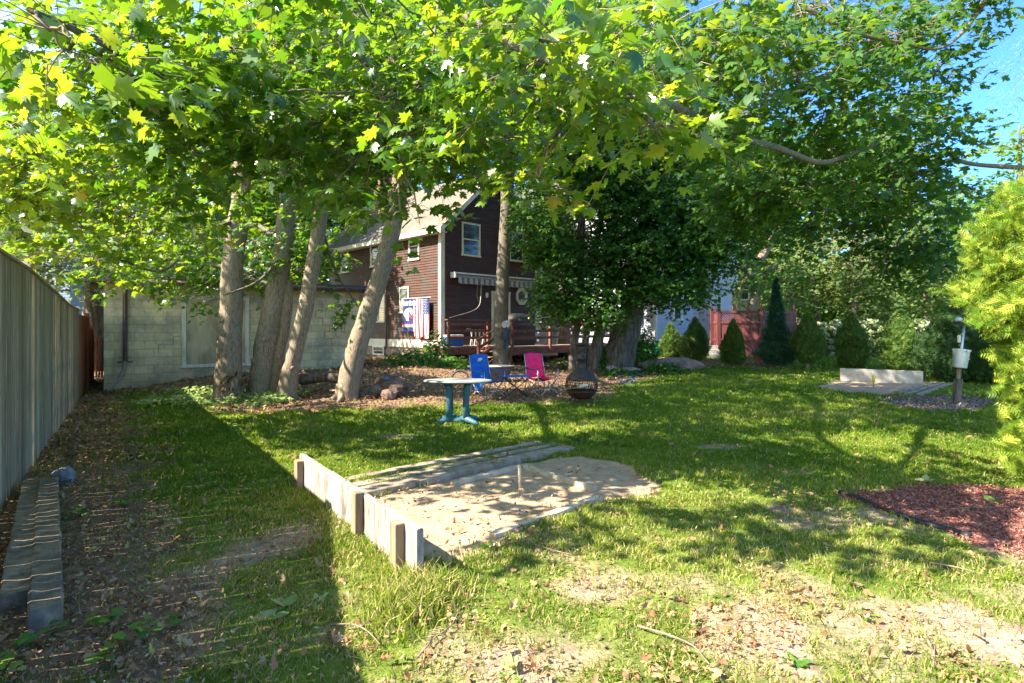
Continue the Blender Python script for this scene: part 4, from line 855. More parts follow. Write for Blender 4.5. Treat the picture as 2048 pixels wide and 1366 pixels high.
b = MB(); b.lathe([(0,.03),(.15,.03),(.16,.07),(.12,.10),(0,.11)], (tc[0],tc[1],0), 20); build('base_hub', b, TB, tb, smooth=True)
# ---------- folding camp chairs
CHR = M2('grey_steel_tube', (.36,.36,.38), (.5,.5,.52), 20, (1,1,1), .35, .05, .002, metal=.7); BLK = M2('black_plastic', (.012,.012,.013), (.03,.03,.032), 9, (1,1,1), .5, .1, .003)
BLUEC = M2('blue_nylon', (.012,.10,.42), (.02,.15,.55), 12, (1,1,1), .7, .25, .006); PINKC = M2('pink_nylon', (.92,.012,.11), (.98,.03,.19), 12, (1,1,1), .7, .25, .006)
def camp_chair(c, rz, label, fab, cup, tube=CHR):
    r = root('camp_chair', c, label, 'camp chair', 'folding camp chairs round the small blue table', rz=rz)   # faces +x
    X = lambda *a: [tuple(q) for q in a]
    for s in (-1, 1):
        b = MB(); b.tube([(-.30,s*.27,.01),(-.22,s*.27,.30),(-.25,s*.26,.62),(-.33,s*.25,.94)], .011, 7); b.tube([(.30,s*.27,.01),(.25,s*.28,.35),(.24,s*.29,.62)], .011, 7)
        build('side_tube', b, tube, r, False, True)
        b = MB(); b.tube([(-.30,s*.27,.01),(.0,s*.29,.19),(.24,s*.27,.40)], .010, 7); b.tube([(.30,s*.27,.01),(.0,s*.31,.20),(-.22,s*.27,.40)], .010, 7); build('leg', b, tube, r, False, True)
        b = MB(); n = 6; vs = [(-.25+.52*i/n, s*.29+w_*.035, .63-.03*math.sin(math.pi*i/n)+dz_) for i in range(n+1) for w_, dz_ in ((-1,0),(1,0),(1,.012),(-1,.012))]
        b.add(vs, [(i*4+j, i*4+(j+1) % 4, (i+1)*4+(j+1) % 4, (i+1)*4+j) for i in range(n) for j in range(4)]+[(0,3,2,1),(n*4,n*4+1,n*4+2,n*4+3)]); ar = build('armrest', b, fab if cup else BLK, r, False)
    for x_ in (-.30, .30):
        b = MB(); b.tube([(x_,-.27,.02),(x_*.95,0,.20),(x_*.8,.25,.39)], .010, 7); b.tube([(x_,.27,.02),(x_*.95,.0,.215),(x_*.8,-.25,.39)], .010, 7); build('leg', b, tube, r, False, True)
    def sheet(f, nu, nv, th=.012):
        vs = [f(i/nu, j/nv, 0) for j in range(nv+1) for i in range(nu+1)]+[f(i/nu, j/nv, th) for j in range(nv+1) for i in range(nu+1)]
        o_ = (nu+1)*(nv+1); fs = []
        for j in range(nv):
            for i in range(nu):
                a = j*(nu+1)+i; fs += [(a, a+1, a+nu+2, a+nu+1), (o_+a, o_+a+nu+1, o_+a+nu+2, o_+a+1)]
        per = [i for i in range(nu+1)]+[j*(nu+1)+nu for j in range(1, nv+1)]+[nv*(nu+1)+i for i in range(nu-1, -1, -1)]+[j*(nu+1) for j in range(nv-1, 0, -1)]
        fs += [(per[k], o_+per[k], o_+per[(k+1) % len(per)], per[(k+1) % len(per)]) for k in range(len(per))]
        q = MB(); q.add(vs, fs); return q
    build('seat', sheet(lambda u, v_, t: (-.22+.48*u, -.26+.52*v_, .42-.05*math.sin(math.pi*v_)-.06*math.sin(math.pi*min(1,u*1.1))+t+.02*u), 10, 10), fab, r, False, True)
    build('backrest', sheet(lambda u, v_, t: (-.215-.12*u+.06*math.sin(math.pi*v_)*-1+t-.008*math.sin(u*22), -.255+.51*v_, .40+.56*u-.03*(1-math.sin(math.pi*v_))*u), 16, 10), fab, r, False, True)
    return r
ch = camp_chair(GG(975, 797), rad(-48), 'blue camp chair with a white mark on its backrest, beside the table', BLUEC, True)
b = MB(); b.box((-.325,.05,.80),(-.31,.16,.83)); b.box((-.325,.08,.83),(-.312,.15,.845)); b.box((-.32,.03,.775),(-.305,.12,.79)); 
b.xform(Matrix.Translation((.052,-.10,.03))); build('white_mark', b, WHC, ch, False)
b = MB(); b.lathe([(.045,.50),(.05,.60),(.046,.61),(.043,.52)], (.2,-.29,0), 12); build('cup_holder', b, BLUEC, ch, False)
b = MB(); b.box((-.02,-.345,.22),(.22,-.33,.46)); build('side_pocket', b, BLUEC, ch, False)
camp_chair(GG(1083, 791), rad(-56), 'bright pink camp chair with silver legs facing the small blue table', PINKC, False)
c = GG(1030, 795); r = root('folding_table', c, 'low blue fabric folding table with crossed black legs between the two camp chairs', 'table', rz=rad(12))
b = MB(); n = 8; vs = [(-.32+.64*i/n, -.24+.48*j/n, .47-.02*math.sin(math.pi*i/n)*math.sin(math.pi*j/n)+t) for t in (0,.012) for j in range(n+1) for i in range(n+1)]; o_ = (n+1)**2
fs = [f for j in range(n) for i in range(n) for a in (j*(n+1)+i,) for f in ((a,a+n+1,a+n+2,a+1),(o_+a,o_+a+1,o_+a+n+2,o_+a+n+1))]; per = [i for i in range(n+1)]+[j*(n+1)+n for j in range(1,n+1)]+[n*(n+1)+i for i in range(n-1,-1,-1)]+[j*(n+1) for j in range(n-1,0,-1)]
fs += [(per[k], per[(k+1) % len(per)], o_+per[(k+1) % len(per)], o_+per[k]) for k in range(len(per))]; b.add(vs, fs); build('fabric_top', b, BLUEC, r, False, True)
for y_ in (-.22, .22):
    for s in (-1, 1): b = MB(); b.tube([(-.28*s,y_,.01),(.0,y_*(1.04 if s > 0 else .98),.24),(.28*s,y_,.465)], .010, 7); build('leg', b, BLK, r, False, True)
# rear grey tub with sand
c = GG(982, 763); TUB = M2('grey_plastic_tub', (.06,.06,.065), (.11,.11,.115), 6, rough=.9, spec=.15); r = root('sand_tub', c, 'large grey plastic tub of sand behind the blue camp chair', 'tub')
b = MB(); b.lathe([(0,.0),(.42,.0),(.5,.1),(.62,.40),(.68,.42),(.68,.45),(.60,.45),(.56,.36),(0,.36)], c, 28, 1, .7); build('shell', b, TUB, r, smooth=False); b = MB(); b.lathe([(0,.365),(.55,.37),(.3,.43),(.1,.46),(0,.46)], c, 20, 1, .7); build('sand', b, FRM, r, smooth=True)
c = GG(920, 757); b = MB(); b.tube(spline([c+(-.25,0,.02), c+(-.15,-.05,.16), c+(0,0,.22), c+(.18,.02,.14), c+(.22,0,.03)], 6), .03, 8); o = build('bent_pipe', b, TUB, smooth=True); tag(o, 'dark bent hoop lying on the soil left of the grey tub', 'hoop')
# ---------- chiminea
IRON = M2('brown_cast_iron', (.035,.024,.023), (.085,.06,.055), 14, (1,1,1), .55, .5, .006, metal=.3); IRONR = M2('rusty_red_iron', (.05,.018,.014), (.11,.04,.03), 12, (1,1,1), .7, .5, .006)
c = GG(1163, 806); r = root('chiminea', c, 'cast iron chimney stove with mesh firebox standing on the lawn edge', 'chiminea')
b = MB(); b.lathe([(.10,.70),(.11,.72),(.095,.74),(.09,.90),(.105,.905),(.105,.92),(.09,.925),(.095,1.05),(.125,1.15),(.12,1.19),(.145,1.20),(.145,1.235),(.11,1.235),(.085,1.16),(.075,.9),(.07,.72)], c, 28); ck = build('chimney', b, IRON, r, smooth=True)
b = MB(); b.lathe([(.305,.47),(.32,.48),(.315,.50),(.29,.545),(.24,.60),(.165,.66),(.12,.70),(.10,.715),(.08,.70),(.15,.63),(.25,.56),(.295,.49)], c, 32); build('shoulder', b, IRON, r, smooth=True)
b = MB(); b.lathe([(0,.085),(.12,.09),(.20,.12),(.27,.18),(.30,.235),(.315,.24),(.315,.265),(.29,.26),(.26,.2),(.18,.14),(0,.11)], c, 32); build('bowl', b, IRONR, r, smooth=True)
MESH = MB(); 
for i in range(40):
    a = 2*math.pi*i/40; MESH.tube([c+(.30*math.cos(a),.30*math.sin(a),.26), c+(.335*math.cos(a+.04),.335*math.sin(a+.04),.37), c+(.31*math.cos(a+.08),.31*math.sin(a+.08),.475)], .0035, 3, cap=False)
    MESH.tube([c+(.30*math.cos(a),.30*math.sin(a),.26), c+(.335*math.cos(a-.04),.335*math.sin(a-.04),.37), c+(.31*math.cos(a-.08),.31*math.sin(a-.08),.475)], .0035, 3, cap=False)
for z_, rr in ((.30,.318),(.335,.328),(.37,.335),(.405,.331),(.44,.322)): MESH.tube([c+(rr*math.cos(2*math.pi*i/32), rr*math.sin(2*math.pi*i/32), z_) for i in range(33)], .003, 3, cap=False)
build('mesh_firebox', MESH, BLK, r)
b = MB(); q0 = c+(-.09,-.345,.385); b.beam(q0, q0+(.18,-.0,.02), .012, .045); b.tube([q0+(-.035,0,-.02), q0+(-.04,-.02,.03)], .007, 6); b.tube([q0+(.215,0,-.01), q0+(.222,-.02,.05)], .007, 6); build('handle_plate', b, M2('bare_metal',(.5,.5,.48),(.72,.72,.7),30), r)
b = MB(); b.tube([c+(.16,-.05,.16), c+(-.14,.04,.2)], .035, 7); b.tube([c+(-.12,-.1,.16), c+(.15,.1,.21)], .03, 7); build('firewood', b, OLDP, r)
for i in range(4):
    a = rad(45+90*i); d = np.array([math.cos(a), math.sin(a), 0]); b = MB(); b.tube(spline([c+d*.30+(0,0,.24), c+d*.25+(0,0,.14), c+d*.27+(0,0,.07), c+d*.33+(0,0,.0)], 5), .009, 6); build('leg', b, IRON, r)
b = MB(); b.tube([c+(.25*math.cos(2*math.pi*i/24), .25*math.sin(2*math.pi*i/24), .07) for i in range(25)], .008, 5); b.tube([c+(0,0,.0), c+(0,0,.1)], .014, 6); build('stand_ring', b, IRON, r)
# ---------- things on the deck
def hroot(name, x, y, z, label, cat, rz=0): return root(name, hpt(x,y,z), label, cat, rz=HA+rz)
r = hroot('covered_grill', 2.3, -1.9, dz, 'large grill under a black cover standing on the deck', 'grill')
b = MB(); n = 16; prof = [(-.78,0,.0),(.78,0,.0)]
secs = [(0,.78,.34),(.5,.80,.35),(.86,.82,.36),(.93,.66,.36),(1.08,.56,.33),(1.2,.46,.24),(1.24,.2,.1)]
vs = []
for z_, hx, hy in secs:
    for i in range(n):
        a = 2*math.pi*i/n; e = .45; X_ = hx*math.copysign(abs(math.cos(a))**e, math.cos(a)); Y_ = hy*math.copysign(abs(math.sin(a))**e, math.sin(a)); vs.append((X_*(1+.015*math.sin(i*5+z_*9)), Y_*(1+.02*math.cos(i*7+z_*11)), z_))
k = len(secs); b.add(vs, [(i*n+j, i*n+(j+1) % n, (i+1)*n+(j+1) % n, (i+1)*n+j) for i in range(k-1) for j in range(n)]+[tuple((k-1)*n+j for j in range(n))]); build('cover', b, BLK, r, False, True)
b = MB(); b.box((.0,-.37,.5),(.07,-.352,.56)); build('emblem', b, WHC, r, False)
c = hpt(1.8,-2.98,dz+1.03); b = MB(); b.lathe([(0,-.035),(.025,-.025),(.035,0),(.025,.025),(0,.035)], c, 12); o = build('tennis_ball', b, M2('yellow_felt', (.45,.55,.05),(.55,.65,.1),30), smooth=True); tag(o, 'yellow ball resting on the deck rail in front of the grill', 'ball')
r = hroot('cooler', -.15, -.95, dz, 'blue cooler with white lid standing behind the left deck railing', 'cooler')
b = MB(); b.box((-.32,-.2,0),(.32,.2,.34)); build('body', b, BLUEC, r, False, bevel=.02); b = MB(); b.box((-.335,-.215,.345),(.335,.215,.42)); build('lid', b, WHT, r, False, bevel=.02)
b = MB(); b.tube([(-.34,-.1,.28),(-.37,-.1,.2),(-.37,.1,.2),(-.34,.1,.28)], .012, 6); build('handle', b, WHT, r, False)
r = hroot('planter_stand', 1.1, -.8, dz, 'white folding stand beside the blue cooler', 'stand')
b = MB()
for x_ in (-.3, -.1, .1, .3): b.beam((x_,-.02,0),(x_+.1,-.02,.62),.04,.02,(0,1,0)); b.beam((x_+.1,-.045,0),(x_,-.045,.62),.04,.02,(0,1,0))
build('slats', b, WHT, r, False); b = MB(); b.box((-.4,-.12,.62),(.42,.12,.65)); build('shelf', b, BLK, r, False)
r = hroot('patio_table', 5.2, -1.6, dz, 'pale small table with folded chairs on the right half of the deck', 'table'); b = MB(); b.box((-.7,-.4,.68),(.7,.4,.72)); build('tabletop', b, CREAM, r, False)
for sx_ in (-.6,.6):
    for sy_ in (-.33,.33): b = MB(); b.beam((sx_,sy_,0),(sx_*.8,sy_,.68),.05,.05,(0,1,0)); build('leg', b, CREAM, r, False)
for k, (x_, mm, lb) in enumerate(((4.6, M2('teal_plastic',(.1,.4,.38),(.15,.5,.47),9), 'small teal crate on the pale deck table'), (5.5, WHT, 'small white box on the pale deck table'))):
    c = hpt(x_, -1.6, dz+.72); r = root('crate', c, lb, 'crate', rz=HA); b = MB(); w_ = .2
    b.box((-w_,-.13,0),(w_,.13,.03)); b.box((-w_,-.13,.03),(-w_+.02,.13,.22)); b.box((w_-.02,-.13,.03),(w_,.13,.22)); b.box((-w_+.02,-.13,.03),(w_-.02,-.11,.2)); b.box((-w_+.02,.11,.03),(w_-.02,.13,.2)); build('shell', b, mm, r, False); b = MB(); b.box((-w_-.01,-.14,.22),(w_+.01,.14,.24)); build('rim', b, WHT, r, False)
# small hanging flag right of the house
c = P(1128, 592, 21.0); r = root('small_flag', c, 'small red and white flag hanging among the dark leaves', 'flag')
b = MB(); b.mi = 1
def sp(mb, mi, pts): mb.mi = mi; mb.add([c+np.array([u, .05*math.sin(u*9+v_*4), -v_]) for u, v_ in pts], [tuple(range(len(pts)))])
sp(b, 2, [(-.1,0),(.12,.02),(.05,.22),(-.2,.34)]); sp(b, 1, [(.12,.02),(.36,.06),(.42,.5),(.2,.42),(.05,.22)]); sp(b, 0, [(-.2,.34),(.05,.22),(.0,.38),(-.22,.45)]); sp(b, 2, [(.05,.22),(.2,.42),(.14,.5),(.0,.38)]); sp(b, 1, [(0,.38),(.14,.5),(.05,.62),(-.12,.55)])
build('cloth', b, CF, r)
b = MB(); b.tube([c+(-.3,.04,.0), c+(.5,.04,.05)], .012, 6); build('pole', b, WHT, r)
# ---------- feeder post
c = GG(1911, 809); d_ = np.array([.11, 0, 1.]); r = root('bird_feeder_post', c, 'leaning feeder pole with galvanised bucket and small tray, in the mulch oval', 'bird feeder')
GALV = M2('galvanised_steel', (.42,.44,.48), (.60,.62,.66), 5, (1,1,1), .38, .15, .003, metal=.55)
at = lambda z: c+d_*z
b = MB(); b.beam(c+(0,0,-.1), at(.52), .12, .10, (0,1,0)); b.beam(c+(-.07,-.06,0), at(.22)+(-.045,-.06,0), .03, .03, (0,1,0)); build('post', b, BARKD, r, bevel=.008)
b = MB(); b.beam(at(.5), at(.80), .06, .05, (0,1,0)); build('wood_batten', b, OLDP, r)
b = MB(); b.tube([at(.5)+(0,.01,0), at(1.66)], .024, 10); build('pole', b, GALV, r, smooth=True)
b = MB(); e = at(.74); Mr = Matrix.Translation(tuple(e)) @ Matrix.Rotation(.11,4,'Y'); q = MB(); q.lathe([(0,0),(.118,0),(.122,.012),(.142,.33),(.15,.335),(.15,.35),(.158,.352),(.158,.372),(.03,.385),(0,.385)], (0,0,0), 32); q.xform(Mr); bk = build('bucket', q, GALV, r, smooth=False)
q = MB(); q.box((-.02,-.17,.32),(.03,-.155,.365)); q.box((.02,-.165,.18),(.06,-.15,.19)); q.xform(Mr); build('latch', q, GALV, bk)
b = MB(); e = at(1.66); b.lathe([(0,-.05),(.13,-.05),(.2,-.02),(.22,.0),(.2,.01),(0,.015)], e, 24); build('tray', b, M2('dark_metal_tray',(.05,.06,.07),(.1,.11,.12),9), r, smooth=False)
b = MB(); b.lathe([(.02,.015),(.055,.02),(.065,.05),(.04,.09),(0,.10)], e+(-.12,0,0), 16); build('feeder_dome', b, M2('pale_blue_plastic',(.4,.5,.58),(.55,.63,.7),9), r, smooth=True)
b = MB(); b.lathe([(0,0),(.03,.0),(.03,.14),(0,.15)], at(1.25)+(-.09,-.03,0), 10); b.tube([at(1.4)+(-.09,-.03,0), at(1.45)], .005, 5); build('thermometer', b, CREAM, r)
# ---------- edging strip, hose, bin, pots
b = MB(); pts_ = [G(*q)+(0,0,.025) for q in ((1680,990),(1720,1003),(1760,1022),(1830,1047),(1890,1064),(1940,1080))]; b.tube(spline(pts_, 8), .026, 8); o = build('edging_strip', b, BLK, smooth=True); tag(o, 'black plastic edging strip along the red mulch bed', 'edging')
HOSE = M2('blue_hose', (.04,.14,.28), (.08,.22,.38), 20, rough=.5)
b = MB(); pts_ = [GG(*q)+(0,0,.03) for q in ((1235,756),(1262,750),(1258,760),(1240,768),(1256,770),(1270,766),(1262,756),(1280,750),(1296,748))]; b.tube(spline(pts_, 8), .022, 7); o = build('garden_hose', b, HOSE, smooth=True); tag(o, 'blue garden hose coiled loosely on soil in front of the plants', 'hose')
GB = M2('green_bin_plastic', (.012,.20,.09), (.02,.27,.13), 5, (1,1,1), .4, .1, .003)
c = GG(1300, 722); r = root('recycling_bin', c, 'green plastic recycling bin by the white house corner', 'bin')
b = MB(); b.add([c+np.array(q) for q in ((-.2,-.17,0),(.2,-.17,0),(.2,.17,0),(-.2,.17,0),(-.27,-.24,.66),(.27,-.24,.66),(.27,.24,.66),(-.27,.24,.66))], [(3,2,1,0),(4,5,6,7),(0,1,5,4),(1,2,6,5),(2,3,7,6),(3,0,4,7)]); build('body', b, GB, r, bevel=.02)
b = MB(); b.box(tuple(c+(-.29,-.26,.66)), tuple(c+(.29,.26,.70))); build('rim', b, GB, r, bevel=.01); b = MB(); b.box(tuple(c+(-.07,-.225,.32)), tuple(c+(.07,-.205,.46))); build('white_label', b, WHC, r)
c = GG(1390, 716)+(.5,.6,0)
c = GG(1517, 728); r = root('potted_plant', c, 'terracotta pot with a spiky grey green plant before the maroon fence', 'plant')
b = MB(); b.lathe([(0,0),(.11,0),(.15,.24),(.17,.24),(.17,.29),(.14,.29),(.13,.26),(0,.25)], c, 20); build('pot', b, M2('terracotta',(.3,.12,.07),(.42,.19,.11),8), r, smooth=False)
def plantlet(name, label, c, n, L, up, m, seed, tm=None, v=(.4,.2), parent=None, cat='plant', spread=.05, group=None, stems=0):
    rg = np.random.default_rng(seed); th = rg.random(n)*6.283; el = up*(.6+.6*rg.random(n))
    a = np.column_stack([np.cos(th)*np.cos(el), np.sin(th)*np.cos(el), np.sin(el)]); pos = np.array(c)+np.column_stack([rg.normal(0,spread,n), rg.normal(0,spread,n), np.abs(rg.normal(0,spread*.5,n))+.01])
    nn = np.cross(np.cross(a, [0,0,1.]), a)+rg.normal(0,.2,(n,3)); nn[nn[:, 2] < 0] *= -1
    rt = parent or root(name, c, label, cat, group); leaves_obj('foliage', pos, a, nn, L*(.6+.6*rg.random(n)), tm or L_OVAL, m, np.clip(rg.normal(v[0], v[1], n), 0, 1), rt)
    if stems:
        b = MB()
        for k in range(stems): e = pos[k]+a[k]*L*.4; b.tube([c+np.array([0,0,-.02]), (np.array(c)+e)/2+(0,0,L*.1), e], [.006,.005,.003], 4)
        build('stem', b, TWIG, rt)
    return rt
GRN = leafmat('plant_leaf', [(0,(.03,.10,.02)),(.6,(.08,.20,.04)),(1,(.25,.38,.06))], [(0,(.1,.3,.03)),(1,(.4,.6,.06))], .4); PALE = leafmat('pale_leaf', [(0,(.15,.26,.06)),(.6,(.32,.42,.14)),(1,(.5,.5,.25))], [(0,(.3,.5,.1)),(1,(.6,.7,.25))], .35)
GRY = leafmat('grey_green_leaf', [(0,(.10,.17,.13)),(1,(.2,.3,.22))], (.15,.3,.15), .2)
plantlet('', '', c+(0,0,.26), 60, .42, .9, GRY, 3, L_BLADE, parent=r)
# doll on the trunk
c = P(1012, 668, 18.55); r = root('hanging_doll', c, 'small doll with fluffy white hair and dark clothes hanging on the deck tree', 'doll')
rgd = np.random.default_rng(9); b = MB(); b.lathe([(0,-.22),(.06,-.2),(.095,-.08),(.11,.04),(.10,.13),(.05,.17),(.04,.2),(.075,.25),(.085,.32),(.05,.38),(0,.39)], c, 14, 1, .75)
b.tube(spline([c+(-.08,0,.12), c+(-.16,-.03,-.02), c+(-.13,-.05,-.16)], 4), [.035]*9, 7); b.tube(spline([c+(.08,0,.12), c+(.15,-.03,.0), c+(.11,-.08,-.12)], 4), [.035]*9, 7); b.tube([c+(.04,0,-.2), c+(.05,-.03,-.42), c+(.03,-.03,-.60), c+(.05,-.10,-.64)], [.05,.042,.035,.03], 8); b.tube([c+(-.05,0,-.2), c+(-.07,-.05,-.34), c+(-.05,.0,-.5)], [.05,.04,.03], 8)
build('body', b, M2('dark_doll_cloth',(.02,.03,.06),(.06,.08,.13),20), r, smooth=True)
n = 260; u = nrm(rgd.normal(0,1,(n,3))); W_, T_, k_ = leafgeo(c+np.array([0,-.01,.31])+u*np.array([.10,.09,.08]), u+rgd.normal(0,.5,(n,3)), rgd.normal(0,1,(n,3)), np.full(n,.06), L_OVAL)
hr = npmesh('hair', W_, T_, WHC, None, r)
b = MB(); b.lathe([(0,.20),(.07,.235),(.095,.30),(.08,.36),(0,.40)], c+(0,.0,.0), 12, 1, .85); build('scalp', b, WHC, hr, smooth=True)
# ---------- trees
LSZ = .15
def BB(px, py, Y, rx, ry, rd, dens=1.0, vs=0.0, L=LSZ, nodes=4):
    k = Y/F; lp = L*F/Y; n = int(max(6, dens*2.3*math.pi*rx*ry/(.22*lp*lp)/(nodes*2)))
    return (P(px, py, Y), (rx*k, rd, ry*k), n, vs)
def WB(x, y, z, rx, ry, rz_, dens=1.0, vs=0.0, L=LSZ, nodes=4):
    n = int(dens*1.6*math.pi*rx*ry/(.5*L*L*.8)/(nodes*2)); return ((x, y, z), (rx, ry, rz_), n, vs)
def tr(base_px, pts, r_px, Y=None, dY=0):
    """trunk polyline seen at pixels pts, standing at depth Y; radii are given in pixels at that depth"""
    Y0 = Y or GG(*base_px)[1]; q = [P(px, py, Y0+dY*i/len(pts)) for i, (px, py) in enumerate(pts)]
    q[0][2] = float(gz(q[0][0], q[0][1]))-.08; return (q, [r*.89*Y0/F for r in r_px]), Y0
(t1, Y1) = tr((458,777), [(456,782),(457,755),(460,680),(463,600),(466,520),(474,450),(484,380),(486,250),(487,120),(492,0),(500,-200),(510,-500)], [36,29,26,24,23,23,19,17,17,16,13,8])
stub = ([P(466,500,Y1), P(458,452,Y1-.1), P(452,440,Y1-.15)], [.2,.15,.10])
T1R = tree('maple_tree', 'thick pale trunked maple, leftmost of the front trunks, with torn bark at its foot', 'tree', GG(458,777), [t1], [
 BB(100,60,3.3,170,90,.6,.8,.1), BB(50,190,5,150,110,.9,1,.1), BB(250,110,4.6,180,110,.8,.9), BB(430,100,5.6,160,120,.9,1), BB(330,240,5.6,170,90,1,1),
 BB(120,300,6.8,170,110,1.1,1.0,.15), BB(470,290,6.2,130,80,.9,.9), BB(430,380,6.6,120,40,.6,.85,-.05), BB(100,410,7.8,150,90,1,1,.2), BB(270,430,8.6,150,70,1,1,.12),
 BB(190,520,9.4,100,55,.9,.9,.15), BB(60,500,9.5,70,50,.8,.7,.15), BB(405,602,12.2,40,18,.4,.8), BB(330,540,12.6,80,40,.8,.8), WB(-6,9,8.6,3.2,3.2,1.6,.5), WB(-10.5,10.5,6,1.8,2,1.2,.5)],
 .155, L_NEAR, MAPLE, BARK, 'maple trees of the front row', seed=11, vmean=.38, DM=1.15,
 limbs=[([P(486,260,Y1), P(420,185,9), P(340,140,6.8), P(230,95,5), P(60,20,3.6)], [.09,.07,.055,.035,.02]), ([P(484,330,Y1), P(430,190,8.5), P(330,165,7), P(180,170,6.2)], [.08,.05,.035,.02]),
        ([P(474,440,Y1), P(400,470,11), P(330,540,9.8), P(240,520,9)], [.05,.035,.022,.012]), ([P(486,200,Y1), P(300,260,9), P(150,300,7.5), P(40,340,7)], [.08,.05,.03,.015])])
rg = np.random.default_rng(77); n = 70; c = GG(476,777); th = rg.uniform(-1.9,.3,n); z_ = rg.uniform(.02,.42,n)*(1-.4*np.abs(th+.8)); p_ = np.column_stack([c[0]-.12+np.cos(th)*.34, c[1]+np.sin(th)*.34, c[2]+z_])
leaves_obj('torn_bark', p_, np.column_stack([np.cos(th)*.4, np.sin(th)*.4, -np.ones(n)]), np.column_stack([np.cos(th), np.sin(th), rg.normal(0,.4,n)]), rg.uniform(.05,.15,n), OVC, leafmat('torn_bark', [(0,(.07,.045,.03)),(.6,(.25,.15,.08)),(1,(.48,.33,.18))], (.2,.1,.05), .05, .9, .1), rg.random(n), T1R)
(t2, Y2) = tr((522,768), [(520,772),(524,750),(533,690),(546,620),(560,540),(570,450),(577,350),(568,200),(555,60),(548,-60),(540,-350)], [29,26,25,24,22,20,18,17,16,14,9])
(t3, _) = tr(None, [(551,770),(553,745),(558,700),(566,665),(572,620),(577,560)], [18,15,14,13,14,10], Y2+.05)
tree('maple_tree', 'leaning maple with a thin stem fused to its foot, second from the left', 'tree', GG(522,768), [t2, t3], [
 BB(500,490,12.6,100,50,1,.9,-.15), BB(580,510,13,60,50,1,.9,-.1), BB(560,300,10.5,140,100,1.3,.9,-.05), BB(590,120,9,150,120,1.5,.8), BB(470,560,12.8,70,25,.6,.7,-.1), BB(390,470,14,110,80,1.2,.8,.1), WB(-5,13,9.4,3.2,3,1.6,.6), WB(-8.5,17,7.6,3,2.4,1.5,.9), WB(-5,16.5,7.6,2.6,2,1.5,.9)],
 .15, L_MID, MAPLE, BARK, 'maple trees of the front row', seed=12, vmean=.35, limbs=[([P(572,500,Y2), P(520,560,Y2-.5), P(450,590,Y2-.8)], [.05,.03,.015]), ([P(560,250,Y2), P(520,100,10), P(560,20,7.5)], [.09,.06,.03])])
(t4, Y4) = tr((575,774), [(572,778),(578,755),(594,690),(612,610),(626,530),(638,450),(650,360),(660,280),(672,200),(700,60),(715,-150),(730,-400)], [23,19,17,16.5,16,16,15,14,13,12,10,6])
tree('maple_tree', 'slender maple leaning right beside the fused stems, third of the front row', 'tree', GG(575,774), [t4], [
 BB(640,60,7.5,130,90,1.2,.8), BB(690,200,8,120,90,1.2,.8), BB(648,500,13.2,34,40,.8,.8,-.15), BB(690,612,13.8,26,22,.5,.9,-.15), WB(-2,13,9,3,3,1.4,.5), WB(0,16,9.6,3,3,1.4,.5)],
 .15, L_MID, MAPLE, BARK, 'maple trees of the front row', seed=13, vmean=.38, limbs=[([P(640,440,Y4), P(670,540,13), P(715,610,13.6)], [.04,.025,.012])])
(t5, Y5) = tr((698,772), [(694,776),(700,752),(716,690),(738,620),(758,560),(774,500),(788,440),(798,380),(806,300),(800,190),(780,60),(765,-80),(750,-350)], [27,24,22,21,20,19.5,19,18,17,16,15,13,8])
tree('maple_tree', 'maple leaning right in front of the brown house, its low boughs reaching over the lawn', 'tree', GG(698,772), [t5], [
 BB(720,120,6.2,130,110,1,.85), BB(820,220,5.6,150,100,1,.95,.05), BB(950,200,5.2,150,120,.9,.95,.05), BB(830,315,5.2,120,60,.8,.9,.05), BB(1010,275,5.2,110,50,.7,.9,.05), BB(700,340,6.2,100,60,.8,.8), BB(715,388,5.4,80,24,.5,.9),
 BB(800,425,4.9,75,28,.4,.9,.05), BB(1090,210,4.4,120,100,.7,.9,.1), BB(1080,80,3.7,150,90,.6,.85,.1), BB(1230,120,4.0,110,100,.6,.9,.15), BB(1280,215,4.3,70,40,.4,.9,.15), BB(1330,60,4.6,110,90,.7,.5,.2), BB(1330,175,5.2,70,50,.6,.5,.2),
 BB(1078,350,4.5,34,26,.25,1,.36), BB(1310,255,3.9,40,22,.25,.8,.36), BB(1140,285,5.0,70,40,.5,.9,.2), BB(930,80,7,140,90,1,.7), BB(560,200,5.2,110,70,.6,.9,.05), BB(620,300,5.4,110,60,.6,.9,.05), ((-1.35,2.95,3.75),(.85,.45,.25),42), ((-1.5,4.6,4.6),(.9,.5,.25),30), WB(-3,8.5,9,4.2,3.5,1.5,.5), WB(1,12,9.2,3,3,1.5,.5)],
 .145, L_NEAR, MAPLE, BARK, 'maple trees of the front row', seed=14, vmean=.36, DM=1.25,
 limbs=[([P(765,-120,Y5), P(820,-170,9), P(870,-40,6.4), P(930,28,5.6), P(990,70,5.2), P(1070,112,5), P(1170,150,4.8), P(1250,175,4.8)], [.12,.09,.055,.045,.04,.035,.03,.02]),
        ([P(1170,150,4.8), P(1260,170,5.6), P(1330,205,6.6), P(1400,238,7.4), P(1480,276,8), P(1560,298,8.4), P(1640,325,8.8), P(1700,308,9.2), P(1760,285,9.6)], [.04,.055,.06,.06,.06,.05,.042,.03,.015]),
        ([P(806,300,Y5), P(780,240,9), P(740,200,7), P(820,170,6), P(900,150,5.5)], [.09,.06,.045,.03,.02]), ([P(876,10,6), P(870,60,5.3), P(866,110,5.2), P(845,165,5.2), P(800,200,5.3)], [.014,.012,.010,.008,.004]),
        ([P(1110,130,4.9), P(1130,170,4.8), P(1200,172,4.7), P(1270,160,4.7)], [.02,.016,.012,.006])])
